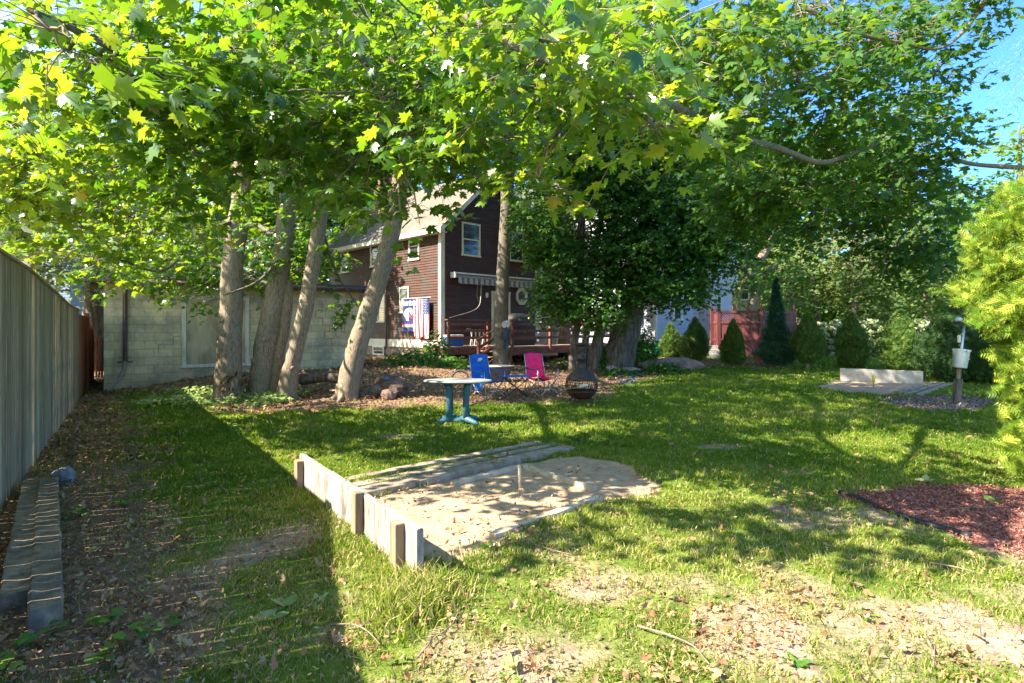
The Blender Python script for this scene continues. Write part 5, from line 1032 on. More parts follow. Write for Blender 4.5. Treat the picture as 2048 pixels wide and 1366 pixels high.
(t6, Y6) = tr((1001,728), [(1001,738),(1001,715),(1002,640),(1005,560),(1010,480),(1014,400),(1017,320),(1022,220),(1030,100),(1035,-50),(1040,-250)], [20,17,15.5,15,14.5,14.5,14,13,12,10,6], 19.0)
tree('maple_tree', 'straight grey maple trunk standing right in front of the deck steps', 'tree', t6[0][0], [t6], [
 BB(1030,200,17,130,90,2,.7,-.05), BB(960,100,17,130,90,2,.7,-.05), BB(1120,290,17.5,50,50,1.3,.7,-.15), BB(880,60,16,140,90,2,.7), BB(1120,60,17,140,90,2,.7)],
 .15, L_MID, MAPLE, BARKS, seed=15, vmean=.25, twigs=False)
# dark maples right of the deck
(a1, Ya) = tr((1190,732), [(1186,736),(1192,700),(1202,650),(1212,600),(1222,540),(1228,450),(1240,330),(1250,180)], [17,14,12,11,10,9,7,4], 19.2)
(a2, _) = tr(None, [(1143,733),(1148,690),(1156,640),(1160,560),(1163,450),(1170,300),(1180,150)], [10,9,8.5,8,8,7,4], 19.0)
(a3, _) = tr(None, [(1165,734),(1170,690),(1176,640),(1180,560),(1200,450),(1225,350)], [9,8,7.5,7,6,4], 19.4)
tree('dark_maple', 'dark bushy maple with three thin trunks rising behind the chimney stove', 'tree', a1[0][0], [a1, a2, a3], [
 BB(1095,430,18,70,80,1.5,1), BB(1190,380,19,110,90,2,1), BB(1118,535,18,44,55,1.0,1), BB(1190,500,18.2,80,70,1.6,1), BB(1150,590,17.8,80,40,1,1), BB(1195,630,17.6,60,28,.8,.9), BB(1110,610,17.8,40,30,.7,.8), BB(1150,300,19.5,130,80,2,.9), BB(1078,500,18,26,28,.6,.8)],
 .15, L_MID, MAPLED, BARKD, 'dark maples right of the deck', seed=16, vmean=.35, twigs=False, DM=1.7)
(b1, Yb) = tr((1232,728), [(1228,734),(1234,705),(1244,670),(1254,635),(1262,600),(1268,560),(1280,500),(1290,400),(1300,300),(1305,150)], [33,29,25,22,20,17,13,10,8,4], 19.4)
(b2, _) = tr(None, [(1250,734),(1256,700),(1264,665),(1272,630),(1278,590),(1300,540),(1340,510),(1400,490)], [20,18,17,16,14,11,9,7], 19.5)
tree('dark_maple', 'dark spreading maple with a wide double trunk before the white house', 'tree', b1[0][0], [b1, b2], [
 BB(1290,400,19,120,80,2,1), BB(1250,500,18.6,80,60,1.6,1), BB(1330,500,18.6,90,60,1.6,1), BB(1280,575,18.2,80,32,1.2,1), BB(1360,575,18,60,28,1,1), BB(1400,440,19,90,70,2,1), BB(1250,290,20,140,80,2,1), BB(1400,310,20,130,80,2,.9),
 BB(1395,520,18.4,55,45,1.2,.9), BB(1455,500,18.6,55,50,1.3,.9), BB(1480,420,19,80,60,1.6,.9), BB(1335,608,17.8,30,14,.5,.8), BB(1390,592,17.8,22,16,.5,.8)],
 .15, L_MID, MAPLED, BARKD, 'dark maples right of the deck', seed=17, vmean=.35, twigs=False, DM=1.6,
 limbs=[([P(1275,600,19.4), P(1340,550,19), P(1420,488,18.5), P(1490,432,18), P(1570,385,17.5), P(1700,355,17)], [.17,.15,.13,.11,.07,.03])])
(c1, Yc) = tr((1128,722), [(1128,722),(1128,600),(1124,480),(1130,380),(1150,260),(1170,100)], [14,13,12,11,9,5], 24)
tree('tall_tree', 'tall dark trunked tree between the brown house and the white house', 'tree', c1[0][0], [c1], [BB(1150,180,24,170,110,2.5,.8,0,.2), BB(1095,430,25,45,90,1.5,1.1,0,.2), BB(1180,480,24.6,60,80,1.2,1,0,.2), BB(1075,330,25.5,50,60,1.5,.8,0,.2), ((-.2,30.6,5.0),(1.7,1.15,3),420), ((1.6,30.2,6.6),(1.3,1.1,2.2),260), BB(1250,120,25,170,120,2.5,.8,0,.2)], .2, L_MID, MAPLED, BARKD, seed=18, vmean=.3, twigs=False)  # two clumps hidden behind the brown house are added to shade the white wall
# right hand canopy over the lawn
(r1, Yr) = tr((1478,722), [(1480,716),(1482,690),(1478,650),(1472,600),(1490,560),(1520,520),(1570,440),(1640,340),(1690,200),(1700,50)], [9,8.5,8,9,9,9,8,7,6,4], 25)
(r2, _) = tr(None, [(1484,716),(1492,660),(1506,600),(1520,560),(1560,520)], [9,8,8,7,5], 25.1)
tree('maple_tree', 'forked grey trunked tree behind the maroon lattice fence', 'tree', r1[0][0], [r1, r2], [
 BB(1560,420,21,110,60,2,.8,0,.18), BB(1660,300,20,120,90,2,.8,0,.18), BB(1520,330,21,110,80,2,.8,0,.18), BB(1490,560,24,40,30,1,.6,0,.18), BB(1560,540,24,50,30,1,.6,0,.18)], .18, L_MID, MAPLED, BARK, seed=19, vmean=.5, twigs=False)
rbase = np.array([13.2, 9.5, 0]); RT = ([rbase+(0,0,-.1), rbase+(0,0,1), rbase+(-.2,.1,3), rbase+(-.6,.2,5), rbase+(-1.5,.3,7), rbase+(-2.6,.4,9)], [.34,.27,.23,.20,.15,.08])
tree('maple_tree', 'spreading maple whose long boughs fill the upper right above the lawn', 'tree', rbase, [RT], [
 BB(1440,90,7.2,110,100,1.2,.75,.25), BB(1410,240,7.8,90,80,1.1,.8,.2), BB(1550,170,8.6,130,90,1.4,.6,.05), BB(1560,60,9,130,70,1.4,.5), BB(1690,220,9.5,120,80,1.4,.85), BB(1740,80,10,120,80,1.6,.6), BB(1850,50,11,100,60,1.4,.8),
 BB(1940,20,11,60,40,.8,.8), BB(1870,150,11,50,50,.9,.8), BB(1780,300,11.5,110,70,1.5,.9), BB(1560,350,11,130,70,1.6,.9,.1), BB(1690,400,12.5,130,60,1.8,.9), BB(1500,410,12,90,50,1.2,.85), BB(1850,400,13,80,50,1.2,.8), BB(1470,180,8.4,60,60,.8,.7,.15),
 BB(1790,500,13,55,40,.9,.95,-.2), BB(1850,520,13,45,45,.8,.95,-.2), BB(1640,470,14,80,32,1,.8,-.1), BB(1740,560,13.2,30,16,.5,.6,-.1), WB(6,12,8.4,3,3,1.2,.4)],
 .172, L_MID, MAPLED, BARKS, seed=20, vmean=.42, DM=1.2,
 limbs=[([rbase+(-.42,.2,4.2), P(2250,345,11.2), P(2090,338,12.2), P(1960,330,12.5), P(1900,320,12), P(1850,345,11.5), P(1780,352,11.5), P(1700,365,12), P(1580,385,12.4)], [.12,.09,.06,.045,.045,.045,.045,.035,.02]), ([P(2000,-40,11), P(1900,88,10), P(1800,85,9.8), P(1700,62,9.6), P(1610,15,9.4)], [.07,.02,.03,.035,.04]),
        ([P(1900,60,10), P(1760,95,9.7), P(1700,125,9.4), P(1650,150,9.2), P(1545,190,8.9), P(1440,175,8.6)], [.012,.02,.03,.035,.04,.03]), ([P(1720,360,12), P(1760,400,12.2), P(1830,440,12.4)], [.05,.04,.02]), ([P(1620,370,12.2), P(1560,398,12.2), P(1480,420,12.3)], [.04,.03,.015])])
# bare twigs at the top right
b = MB(); rg = np.random.default_rng(55)
# ---------- background trees
def bgtree(label, px, Y, blobs, seed, m=MAPLE, size=.26, vmean=.4, top=200, w=9, group='trees behind the houses', tm=L_FAR, lean=0, name='tall_tree', bark=BARKD, droop=.35, extra=[]):
    z = float(gz(0, 30)); x = (px-CX)/F*Y; q = [np.array([x, Y, z-.2])]+[P(px+lean*t, HY-(HY-top)*t, Y) for t in (.2,.45,.7,1)]
    return tree(name, label, 'tree', q[0]*[1,1,0]+np.array([0,0,z]), [(q, [w*Y/F*k for k in (1.2,1,.85,.65,.3)])], [BB(*b_[:6], *(b_[6:8] if len(b_) > 7 else (1, 0)), size) for b_ in blobs]+list(extra), size, tm, m, bark, group, seed=seed, vmean=vmean, twigs=False, twl=.8, droop=droop)
bgtree('dark furrowed trunk rising right behind the left corner of the block garage', 187, 19, [(190,420,20,110,90,2,.9,.1),(80,330,20,110,110,2,.8,.2),(300,330,21,130,110,2,.8,.1)], 31, size=.2, w=17, top=350)
bgtree('bright green tree behind the middle of the garage roof', 330, 24, [(350,440,24,130,80,2,1,.25),(450,320,24,130,110,2.5,1,.1),(300,520,23,120,45,1.6,.9,.25)], 32, size=.22, w=7)
bgtree('leafy tree behind the garage, between garage and brown house', 560, 27, [(540,420,27,80,100,2.5,1,0),(620,330,27,90,110,2.0,.9,0),(520,540,25,90,30,1.5,.9,0)], 33, size=.24, w=8)
bgtree('tall tree rising behind the brown house roof on the left', 760, 36, [(740,250,36,150,130,4,.8,0),(640,120,36,150,140,4,.8,0),(800,370,38,60,50,3,.6,0)], 34, size=.34, w=10, top=150)
bgtree('tall tree behind the chimney of the brown house', 930, 38, [(900,150,38,170,150,4,.9,-.1),(1020,260,38,120,110,3,.9,-.2),(920,320,38,80,50,3,.7,-.1)], 35, size=.34, w=9, extra=[((-4,31.5,10.5),(4,2.6,2.2),150),((-8,30.5,11),(3,2.5,2),90)])
bgtree('tall dark tree beyond the white house roof', 1230, 48, [(1200,120,48,190,170,4,.9,-.2),(1330,260,48,150,120,4,.9,-.2)], 36, MAPLED, .42, .3, w=9)
bgtree('broad dark tree beyond the right end of the white house', 1480, 44, [(1450,150,44,130,110,4,.6,-.1),(1480,330,44,120,90,4,.8,-.1),(1560,480,42,90,60,3,.8,0)], 37, MAPLED, .4, .4, w=8)
bgtree('pale feathery tree tall against the sky in the right distance', 1770, 42, [(1770,300,42,100,90,3,.8,.1),(1700,390,42,90,80,3,.8,0),(1840,400,42,70,60,3,.7,.1)], 38, BUSH, .3, .55, w=7, top=250)
bgtree('thicket tree with several brown stems behind the blossoming hedge', 1640, 33, [(1620,540,33,70,60,2.5,.7,0),(1560,600,33,60,40,2,.7,.0),(1680,480,33,80,60,2.5,.6,.0)], 39, BUSH, .2, .4, w=5, top=450, lean=-30)
bgtree('dark stemmed thicket tree left of the golden conifer, behind the hedge', 1700, 31, [(1740,560,31,70,60,2.5,.8,0),(1800,500,31,80,60,2.5,.7,-.1),(1720,620,31,70,25,2,.7,.0)], 40, BUSH, .2, .35, w=6, top=450, lean=40)
bgtree('grey twiggy tree behind the farthest dark conifers', 1850, 32, [(1850,600,32,80,50,2.5,.9,.1),(1920,540,32,80,80,2.5,.8,.0),(1880,460,34,80,60,2.5,.7,0)], 41, BUSH, .2, .35, w=6, top=450)
bgtree('dense bright leafy tree filling the gap above the thicket on the right', 1600, 38, [(1580,420,38,120,90,3,1.1,.1),(1700,330,39,120,80,3,1,.2),(1820,470,38,100,80,3,1.1,.1),(1640,560,38,130,70,3,1.1,.1),(1860,560,38,110,70,3,1.1,.1)], 47, MAPLED, .26, .6, w=6, top=380)
bgtree('brown dying tree standing in the thicket behind the clipped conifers', 1715, 34, [(1715,500,34,45,60,2,.6,.3),(1690,560,34,30,40,2,.5,.3)], 42, leafmat('brown_leaf', [(0,(.14,.09,.05)),(1,(.36,.25,.15))], (.4,.28,.15), .3), .18, .4, w=4, top=420)
bgtree('pale needled pine at the right edge of the sky', 2080, 34, [(2045,150,34,60,70,2,1.6,.4),(2090,240,34,60,60,2,1.4,.3),(2030,200,34,40,40,2,1.2,.3),(2100,90,34,50,50,2,1.4,.3)], 43, leafmat('pale_needle', [(0,(.10,.18,.10)),(1,(.22,.30,.16))], (.2,.34,.14), .3), .42, .4, w=6, top=120, tm=mk_tmpl([(0,0),(.035,.5),(0,1)], (0,.5), 0, .3), name='pine_tree')
bgtree('yellow flecked tree at far right behind the golden conifer', 2040, 26, [(2020,290,26,60,30,1.6,1,.3),(2060,420,26,90,60,2,1,.1),(1960,400,28,70,50,2,.8,0),(1990,480,27,80,70,2,.9,0)], 44, MAPLED, .22, .6, w=7, top=250)
bgtree('grey green olive like bush tree behind the grey fence, at the left edge', 70, 17, [(60,500,17,90,60,1.6,1,.1),(150,540,18,60,40,1.2,.8,.1),(30,430,18,40,40,1,.8,0)], 45, leafmat('silver_leaf', [(0,(.12,.17,.10)),(1,(.35,.4,.27))], (.35,.42,.22), .35), .13, .5, w=4, top=470, group='trees beyond the left fence')
bgtree('low leafy tree between garage roof and brown house wall', 590, 34, [(600,470,34,34,40,2,.9,.1),(590,540,34,34,40,2,.9,.2)], 46, BUSH, .2, .5, w=5, top=500)
# large masses filling the far horizon
for k, (lab, px, Y, w_, h_) in enumerate((('far wood edge behind the left houses',-500,62,900,300),('far wood edge behind the block garage',150,66,700,330),('far wood edge behind the brown house',700,70,600,360),('far wood edge behind the white house',1300,70,600,300),('far wood edge behind the right hand hedge',1850,60,500,170),('far wood edge beyond the golden conifer',2500,62,600,200))):
    rg = np.random.default_rng(60+k); n = int(5200*w_/600); x = (px+rg.uniform(-w_/2, w_/2, n)-CX)/F*Y; y = Y+rg.uniform(0, 9, n); top = (h_/F*Y)*(.62+.5*fbm(x*.16, x*0+k, 3)); z = top*rg.random(n)**.75
    d = nrm(rg.normal(0,1,(n,3))); p_, a_, n_, s_ = sprays(np.column_stack([x,y,z]), d, np.full(n,1.6), 3, .75, rg); o = leaves_obj('tree_line', p_, a_, n_, s_, L_FAR, MAPLED, np.clip(rg.normal(.45,.3,len(p_)),0,1)); tag(o, lab, 'trees', kind='stuff')
# ---------- conifers
def frond_tmpl(k=4, w=.05, spread=.42):
    V = [(-.02,0,0),(.02,0,0),(0,1,-.08)]; T = [(0,1,2)]
    for i in range(k):
        t = .12+.72*i/k; l = spread*(1-.55*t)
        for s in (-1, 1):
            b = len(V); V += [(0,t,-.08*t*t),(s*.012,t+w*1.6,-.08*t*t),(s*l*.8,t+l*.75,-.12-.1*t)]; T.append((b,b+1,b+2) if s > 0 else (b+1,b,b+2))
            b = len(V); V += [(s*l*.38,t+l*.34,-.05),(s*l*.30,t+l*.42,-.05),(s*l*.30,t+l*.95,-.1)]; T.append((b,b+1,b+2))
            b = len(V); V += [(s*l*.30,t+l*.30,-.05),(s*l*.42,t+l*.34,-.05),(s*l*.95,t+l*.36,-.1)]; T.append((b,b+1,b+2))
    return np.array(V), np.array(T)
FR = frond_tmpl(5, .06, .46); FRS = frond_tmpl(2, .10, .55)
def conifer(name, label, c, h, rw, prof, n, L, tm, m, seed, group=None, z0=.12, v=(.45,.25), up=.9, tr_=.05, lump=.18, cat='conifer', inner=.5, wid=1.0):
    rg = np.random.default_rng(seed); c = np.array(c, float); t = rg.random(n); P_ = np.interp(t, *zip(*prof)); keep = rg.random(n) < (.15+.85*P_/max(p[1] for p in prof)); t = t[keep]; P_ = P_[keep]; n = len(t)
    th = rg.random(n)*6.283; lm = 1+lump*2*(fbm(th*1.2+seed, t*h*2.2/rw*.6, 3)-.5)+lump*(vn(th*3+seed, t*h*5)-.5)
    rr = rw*P_*lm*np.where(rg.random(n) < inner, rg.uniform(.45,.9,n), rg.uniform(.86,1.03,n)); d = np.column_stack([np.cos(th), np.sin(th), np.zeros(n)])
    pos = c+d*rr[:, None]; pos[:, 2] += z0+t*(h-z0)
    a = d*(1-.45*t)[:, None]+np.array([0,0,up])+rg.normal(0,.33,(n,3)); nn = np.cross(a, [0,0,1.])*rg.choice([-1,1],n)[:, None]*.7+d*.8+rg.normal(0,.45,(n,3))
    r = root(name, c, label, cat, group); leaves_obj('foliage', pos-nrm(a)*L*.45, a, nn, L*rg.uniform(.65,1.25,n), tm, m, np.clip(v[0]+rg.normal(0,v[1],n)+.25*(lm-1)/lump*.4, 0, 1), r)
    b = MB(); b.tube([c+(0,0,-.05), c+(0,0,z0+.15), c+(0,0,h*.8)], [tr_*1.3, tr_, tr_*.3], 8)
    for k in range(5): a0 = k*1.26; b.tube([c+(0,0,z0*.3), c+(math.cos(a0)*rw*.3, math.sin(a0)*rw*.3, z0+.25)], [tr_*.6, tr_*.3], 5)
    build('trunk', b, BARK, r); return r
ARB = leafmat('arborvitae', [(0,(.04,.095,.022)),(.6,(.10,.19,.032)),(1,(.26,.33,.055))], [(0,(.06,.16,.03)),(1,(.22,.34,.04))], .22); GOLD = leafmat('golden_arborvitae', [(0,(.04,.11,.012)),(.45,(.19,.31,.025)),(1,(.48,.53,.08))], [(0,(.10,.26,.02)),(1,(.5,.58,.06))], .33)
ARBD = leafmat('dark_conifer_leaf', [(0,(.015,.045,.014)),(.7,(.035,.085,.018)),(1,(.10,.15,.03))], (.05,.12,.02), .12); SPR = leafmat('blue_spruce_needles', [(0,(.015,.06,.035)),(1,(.05,.13,.07))], (.04,.12,.06), .15)
EGG = [(0,.72),(.12,.95),(.3,1),(.55,.78),(.8,.42),(.93,.18),(1,.04)]; EGG2 = [(0,.5),(.1,.85),(.28,1),(.5,.86),(.75,.5),(.92,.22),(1,.03)]
gq = 'small clipped conifers in a row along the garden edge'
for k, (px, py, ty, w_, lab, pr) in enumerate(((1341,716,647,44,'smallest clipped conifer, first on the left in front of the white wall',EGG),(1390,721,636,56,'clipped conifer with a thin pointed top at the white house corner',EGG2),(1467,729,640,46,'narrow clipped conifer standing before the maroon fence',EGG),
    (1615,740,628,64,'clipped conifer on a short bare stem right of the maroon fence',EGG2),(1703,735,627,64,'clipped conifer behind the left end of the far plank backstop',EGG),(1800,742,620,80,'broad clipped conifer with a bent tip behind the right end of the far plank',EGG2))):
    c = GG(px, py); Y = c[1]; conifer('clipped_conifer', lab, c, (py-ty)/F*Y, w_/2/F*Y, pr, 7000, .15, FRS, ARB, 80+k, gq, lump=.38, z0=.28 if px == 1615 else .06)
c = GG(1912, 762); conifer('dark_conifer', 'wide dark conifer behind the bird feeder pole', c, 2.1, 1.1, [(0,.9),(.3,1),(.6,.8),(.85,.5),(1,.1)], 12000, .17, FRS, ARBD, 90, v=(.4,.3)); c = GG(1965, 765); conifer('dark_conifer', 'second wide dark conifer half hidden by the golden one', c, 1.7, 1.0, [(0,.9),(.3,1),(.6,.8),(.85,.5),(1,.1)], 9000, .17, FRS, ARBD, 91, v=(.5,.3))
c = GG(1553, 733); conifer('young_spruce', 'slim blue green spruce in front of the maroon fence', c, 3.1, .55, [(0,.8),(.15,1),(.4,.72),(.7,.38),(1,.02)], 7000, .17, FRS, SPR, 92, up=.1, lump=.45, z0=.1)
GC = G(2175, 965); conifer('golden_conifer', 'large bright yellow green conifer filling the right edge of the lawn', (5.92,5.75,0), 3.75, 1.34, [(0,.60),(.13,.64),(.28,.54),(.38,.58),(.47,.80),(.56,.86),(.66,.82),(.76,.68),(.87,.38),(1,.05)], 24000, .17, FR, GOLD, 93, v=(.5,.32), up=.12, lump=.38, z0=.02, inner=.35, tr_=.09)
# ---------- blossoming hedge
def bush(name, label, c, rr, n, size, m, seed, tm=L_OVAL, v=(.45,.25), blossoms=0, group=None, cat='bush', bm=None, br=.11):
    rg = np.random.default_rng(seed); c = np.array(c, float); rr = np.array(rr); u = nrm(rg.normal(0,1,(n,3))); u[:, 2] = np.abs(u[:, 2])*1.0-.05; k = rg.uniform(.55,1.03,n)[:, None]
    lm = (1+.4*(vn(u[:, 0]*3+seed, u[:, 1]*3+u[:, 2]*2)-.5))[:, None]; pos = c+u*rr*k*lm; pos[:, 2] = np.maximum(pos[:, 2], c[2]+.04)
    r = root(name, c, label, cat, group); leaves_obj('foliage', pos, nrm(u+rg.normal(0,.5,(n,3))), u*.6+np.array([0,0,.9])+rg.normal(0,.45,(n,3)), size*rg.uniform(.6,1.2,n), tm, m, np.clip(rg.normal(v[0],v[1],n),0,1), r)
    b = MB()
    for q in range(7):
        e = c+rg.normal(0,.4,3)*rr*[1,1,0]+np.array([0,0,rr[2]*.7]); b.tube([c+(rg.normal(0,.1),rg.normal(0,.05),-.03), (c+e)/2+rg.normal(0,.05,3), e], [.014,.010,.005], 5)
    build('stem', b, TWIG, r)
    if blossoms:
        u = nrm(rg.normal(0,1,(blossoms,3))); u[:, 2] = np.abs(u[:, 2]); u[:, 1] = -np.abs(u[:, 1]); cc = c+u*rr*rg.uniform(.9,1.08,(blossoms,1)); K = 34
        q = nrm(rg.normal(0,1,(blossoms*K,3))); p_ = np.repeat(cc,K,0)+q*br*rg.uniform(.7,1.1,(blossoms*K,1))*[1,1,.8]
        leaves_obj('blossom', p_, rg.normal(0,1,(blossoms*K,3)), q+rg.normal(0,.3,q.shape), np.full(len(p_), br*.62), L_FAR, bm, np.clip(np.repeat(rg.random(blossoms),K)*.7+rg.normal(.1,.1,len(p_)),0,1), r)
    return r
BLOS = leafmat('cream_blossom', [(0,(.28,.34,.14)),(.6,(.44,.45,.28)),(1,(.50,.40,.32))], (.45,.5,.28), .2, .7, .2)
for k, (px, lab) in enumerate(((1655,'cream flowered hydrangea beside the maroon fence, leftmost of the hedge'),(1740,'cream flowered hydrangea seen between the first two dark clipped conifers of the far pit'),(1830,'cream flowered hydrangea rising left of the wide dark conifer'),(1900,'cream flowered hydrangea nearest the golden conifer'))):
    c = np.array([(px-CX)/F*25.5, 25.5+.3*(k % 2), .25]); bush('hydrangea', lab, c, (1.25,.9,1.55), 3600, .15, BUSH, 100+k, v=(.35,.25), blossoms=75, group='cream flowered hydrangeas of the hedge', bm=BLOS)
# ---------- shrubs and low plants
def at(px, py): return GG(px, py)
bush('shrub', 'tall leafy shrub at the corner of the brown house by the deck', at(872,728), (.55,.5,1.15), 420, .17, GRN, 110, v=(.45,.3)); bush('shrub', 'low bright shrub under the side wall of the brown house', at(822,731), (.9,.5,.55), 1100, .12, GRN, 111, v=(.7,.25)); bush('shrub', 'low plants at the foot of the deck rail, left of the steps', at(905,735), (.7,.4,.4), 600, .12, GRN, 112, v=(.6,.3))
bush('shrub', 'loose shrub between the double trunk and the green bin', at(1285,733), (.75,.5,1.5), 1100, .16, GRN, 113, v=(.5,.3)); bush('shrub', 'leafy shrub left of the wide double trunk', at(1208,738), (.6,.45,.95), 700, .15, GRN, 114, v=(.4,.3)); bush('shrub', 'low leafy plants in front of the flat boulder', at(1325,748), (.8,.4,.42), 900, .12, GRN, 115, v=(.35,.3)); bush('shrub', 'low dark plants around the blue hose', at(1240,752), (.7,.35,.28), 500, .10, GRN, 116, v=(.3,.3))
bush('shrub', 'green shrub by the right end of the deck', at(1262,722), (.6,.5,1.3), 700, .14, GRN, 117, v=(.35,.3)); bush('shrub', 'dark shrub under the deck stairs', at(1120,738), (.6,.3,.4), 260, .12, GRN, 118, v=(.3,.3)); bush('shrub', 'leafy green shrub behind the picket gate', (-12.6,19.5,0), (1.2,1,1.8), 900, .16, GRN, 119)
c = at(262, 772); r = plantlet('sapling', 'cut back sapling with a tuft of pale leaves against the garage downspout', c+(0,0,1.08), 110, .17, .9, PALE, 5, L_OVAL, spread=.14, cat='sapling', v=(.55,.25)); b = MB(); b.tube(spline([c, c+(.10,0,.25), c+(-.02,0,.5), c+(.04,0,.8), c+(-.10,0,1.15)], 6), .035, 8); build('stem', b, BARK, r)
plantlet('', '', c+(-.02,0,.9), 50, .15, .8, PALE, 6, L_OVAL, spread=.12, parent=r)
bush('weed', 'pale leaved weed at the foot of the garage wall', at(300,752), (.38,.3,.5), 260, .14, PALE, 121, v=(.4,.25), cat='weed'); bush('weed', 'low weeds growing along the garage wall near the downspout', at(285,768), (.7,.3,.25), 420, .10, GRN, 122, v=(.6,.3), cat='weed')
gcv = at(455, 800); rg = np.random.default_rng(130); n = 5200; x = rg.normal(0,1,n)*1.15; px_ = gcv[0]+rg.uniform(-1.55,1.6,n); py_ = gcv[1]+rg.normal(0,.42,n)-.1*np.abs(px_-gcv[0]); kk = fbm(px_*2,py_*2,3) > .42; px_, py_ = px_[kk], py_[kk]; n = len(px_)
o = leaves_obj('ground_cover', np.column_stack([px_, py_, gz(px_,py_)+rg.uniform(.03,.2,n)*(fbm(px_*3,py_*3,2)+.2)]), nrm(np.column_stack([rg.normal(0,1,(n,2)), rg.uniform(-.2,.5,n)])), np.column_stack([rg.normal(0,.5,(n,2)), np.ones(n)]), .085*rg.uniform(.6,1.3,n), L_OVAL, PALE, np.clip(rg.normal(.5,.3,n),0,1)); tag(o, 'pale low ground cover at the foot of the thick front trunk', 'ground cover', kind='stuff')
rg = np.random.default_rng(131); n = 2600; cc = at(640, 735); px_ = cc[0]+rg.normal(0,.62,n); py_ = cc[1]+.4+rg.normal(0,.3,n); z_ = gz(px_,py_)+np.abs(rg.normal(0,1,n))*.42*np.exp(-((px_-cc[0])/.9)**2)
o = leaves_obj('brush_pile', np.column_stack([px_,py_,z_]), nrm(rg.normal(0,1,(n,3))), rg.normal(0,1,(n,3)), .13*rg.uniform(.5,1.3,n), CURL, DEAD, np.clip(rg.normal(.3,.25,n),0,1)); tag(o, 'heap of dead brown leaves and brush against the garage wall', 'brush pile')
b = MB()
for k in range(50): p0 = np.array([cc[0]+rg.normal(0,.55), cc[1]+.4+rg.normal(0,.25), gz(cc[0],cc[1])+rg.uniform(0,.35)]); d = nrm(rg.normal(0,1,(1,3)))[0]*[.5,.4,.25]; b.tube([p0-d, p0+rg.normal(0,.05,3), p0+d], [.009,.007,.003], 4)
build('sticks', b, TWIG, o, world=True)
# foreground weeds, vine, sticks
for k, (px, py, n, L, lab) in enumerate(((568,1222,7,.11,'broad leaved weed in the near grass left of the board foot'),(160,1030,8,.12,'broad leaved weed beside the right hand timber'),(128,945,8,.10,'leafy weed by the far end of the timbers'),(300,1040,14,.06,'small bright weed tuft in the middle of the shaded path'),(415,972,6,.09,'single round leaved weed in the shaded grass'),(978,1100,7,.08,'small leafy weed at the front corner of the near sand pit'),(640,1205,9,.05,'tiny weed between the shaded grass and the board'),(1110,1190,8,.05,'small clover tuft in front of the near sand pit'),(1740,1240,8,.06,'yellow green weed in the sunny lower right grass'),(1850,965,14,.10,'pale weed tuft at the back edge of the red mulch'),(1990,1010,10,.07,'small weed growing in the red mulch'),(1595,1330,8,.07,'weed tuft low in the sunny grass'),(1020,1350,9,.07,'weed tuft at the bottom edge of the sunny grass'),(250,1010,10,.06,'weed sprig between the timbers and the near path'))):
    c = G(px, py); plantlet('weed', lab, c, n, L, .45, GRN if k % 3 else PALE, 140+k, L_OVAL, (.7,.2), spread=.02, cat='weed')
IVY = mk_tmpl([(0,0),(.3,-.12),(.5,.1),(.42,.35),(.5,.55),(.3,.62),(.2,.85),(0,.95)], (0,.4), .2, .25)
def vine(label, pix, n, seed):
    rg = np.random.default_rng(seed); q = spline([G(*p)+(0,0,.03) for p in pix], 12); b = MB(); b.tube(q, .003, 4); i = rg.integers(0, len(q), n); th = rg.random(n)*6.283
    r = root('vine', q[0], label, 'vine'); build('stem', b, TWIG, r); pos = q[i]+np.column_stack([rg.normal(0,.022,(n,2)), rg.uniform(.01,.05,n)])
    leaves_obj('foliage', pos, np.column_stack([np.cos(th), np.sin(th), rg.normal(0,.15,n)]), np.column_stack([rg.normal(0,.3,(n,2)), np.ones(n)]), rg.uniform(.035,.062,n), IVY, GRN, np.clip(rg.normal(.8,.15,n),0,1), r)
vine('creeping vine with lobed leaves along the bottom left corner', [(10,1366),(40,1310),(110,1275),(180,1260),(240,1240)], 34, 1); vine('creeping vine crossing the near grass at lower left', [(160,1366),(215,1330),(250,1290),(320,1270),(345,1255)], 30, 2)
def stick(label, pix, r_, seed):
    rg = np.random.default_rng(seed); q = spline([G(*p)+(0,0,.02+.015*rg.random()) for p in pix], 6); b = MB(); b.tube(q, np.linspace(r_, r_*.4, len(q)), 6, noise=.2)
    m_ = len(q)//2; b.tube([q[m_], q[m_]+np.array([.05,.06,.02])], [r_*.6, r_*.2], 4); o = build('stick', b, TWIG, smooth=True); tag(o, label, 'stick')
stick('long thin forked stick lying in the lower middle grass', [(1275,1262),(1340,1285),(1385,1300),(1412,1335),(1440,1366)], .006, 1); stick('thin straight stick slanting left of the lower middle grass', [(835,1325),(870,1285),(905,1260),(925,1205)], .005, 2); stick('bent grey stick in the shade near the lower left', [(660,1258),(705,1258),(735,1275),(760,1300)], .006, 3); stick('pale stick beside the front corner of the near sand pit', [(1068,1098),(1105,1108),(1145,1120)], .005, 4); stick('long stick lying in the sunny grass below the red mulch', [(1860,1135),(1915,1145),(1970,1158)], .005, 5); stick('dark curved stick near the bottom right', [(1855,1290),(1868,1320),(1866,1345)], .007, 6); stick('thin pale stick across the red mulch', [(1900,1025),(1950,1022),(2000,1022)], .004, 7); stick('pale wood splinter in the lower right leaf litter', [(1950,1275),(1970,1292)], .011, 8)
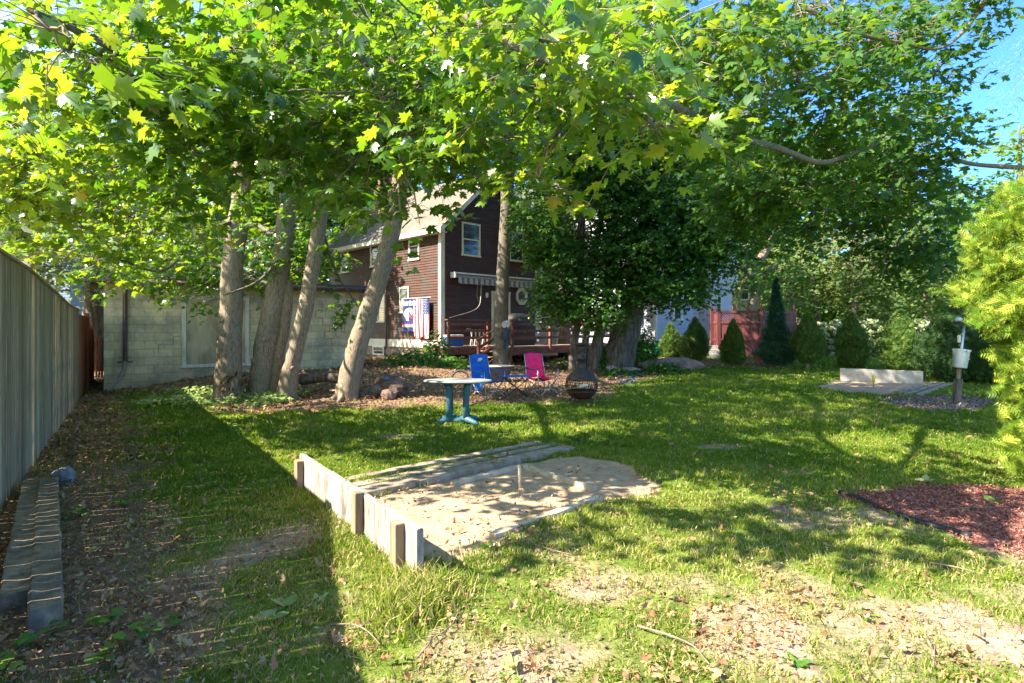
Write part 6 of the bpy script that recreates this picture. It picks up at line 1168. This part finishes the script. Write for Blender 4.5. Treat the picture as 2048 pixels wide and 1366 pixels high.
# ---------- camera, sky and sun
cam = bpy.data.cameras.new('camera'); co = bpy.data.objects.new('camera', cam); COL.objects.link(co); co.location = (0,0,H); co.rotation_euler = (math.pi/2,0,0)
cam.lens = 20; cam.sensor_width = 36; cam.shift_y = -28/2048; cam.clip_start = .05; cam.clip_end = 3000; S.camera = co
EL = rad(43); az = np.array([-.93,-.365])/np.hypot(.93,.365); sv = Vector((az[0]*math.cos(EL), az[1]*math.cos(EL), math.sin(EL)))
w = bpy.data.worlds.new('World'); S.world = w; w.use_nodes = True; nt = w.node_tree; bg = nt.nodes['Background']; sk = nt.nodes.new('ShaderNodeTexSky'); sk.sky_type = 'NISHITA'; sk.sun_disc = False
sk.sun_elevation = EL; sk.sun_rotation = math.atan2(az[0], az[1]); sk.altitude = 0; sk.air_density = 1.0; sk.dust_density = .2; sk.ozone_density = 3.0; tc_ = N(nt, 'ShaderNodeTexCoord'); dt = N(nt, 'ShaderNodeVectorMath', operation='DOT_PRODUCT'); nt.links.new(tc_.outputs['Generated'], dt.inputs[0]); dt.inputs[1].default_value = (az[0], az[1], .15)
tint = ramp(nt, math_(nt, 'MULTIPLY', math_(nt, 'ADD', dt.outputs['Value'], 1.0), .5), [(.2,(.30,.54,.86)),(.5,(.55,.72,.9)),(.72,(1.2,1.05,.85)),(1,(1.6,1.3,.95))])
mx_ = mixc(nt, 1.0, sk.outputs[0], tint, 'MULTIPLY'); nt.links.new(mx_, bg.inputs[0]); bg.inputs[1].default_value = .145
l = bpy.data.lights.new('sun', 'SUN'); l.energy = 4.9; l.angle = rad(.53); l.color = (1,.91,.76); lo = bpy.data.objects.new('sun', l); COL.objects.link(lo); lo.rotation_euler = sv.to_track_quat('Z','Y').to_euler()
S.view_settings.view_transform = 'Standard'; S.view_settings.look = 'None'; S.view_settings.exposure = 2.05; S.view_settings.gamma = 1
c = S.cycles; c.max_bounces = 8; c.diffuse_bounces = 4; c.glossy_bounces = 2; c.transmission_bounces = 5; c.use_denoising = True; c.sample_clamp_indirect = 6; c.caustics_reflective = False; c.caustics_refractive = False
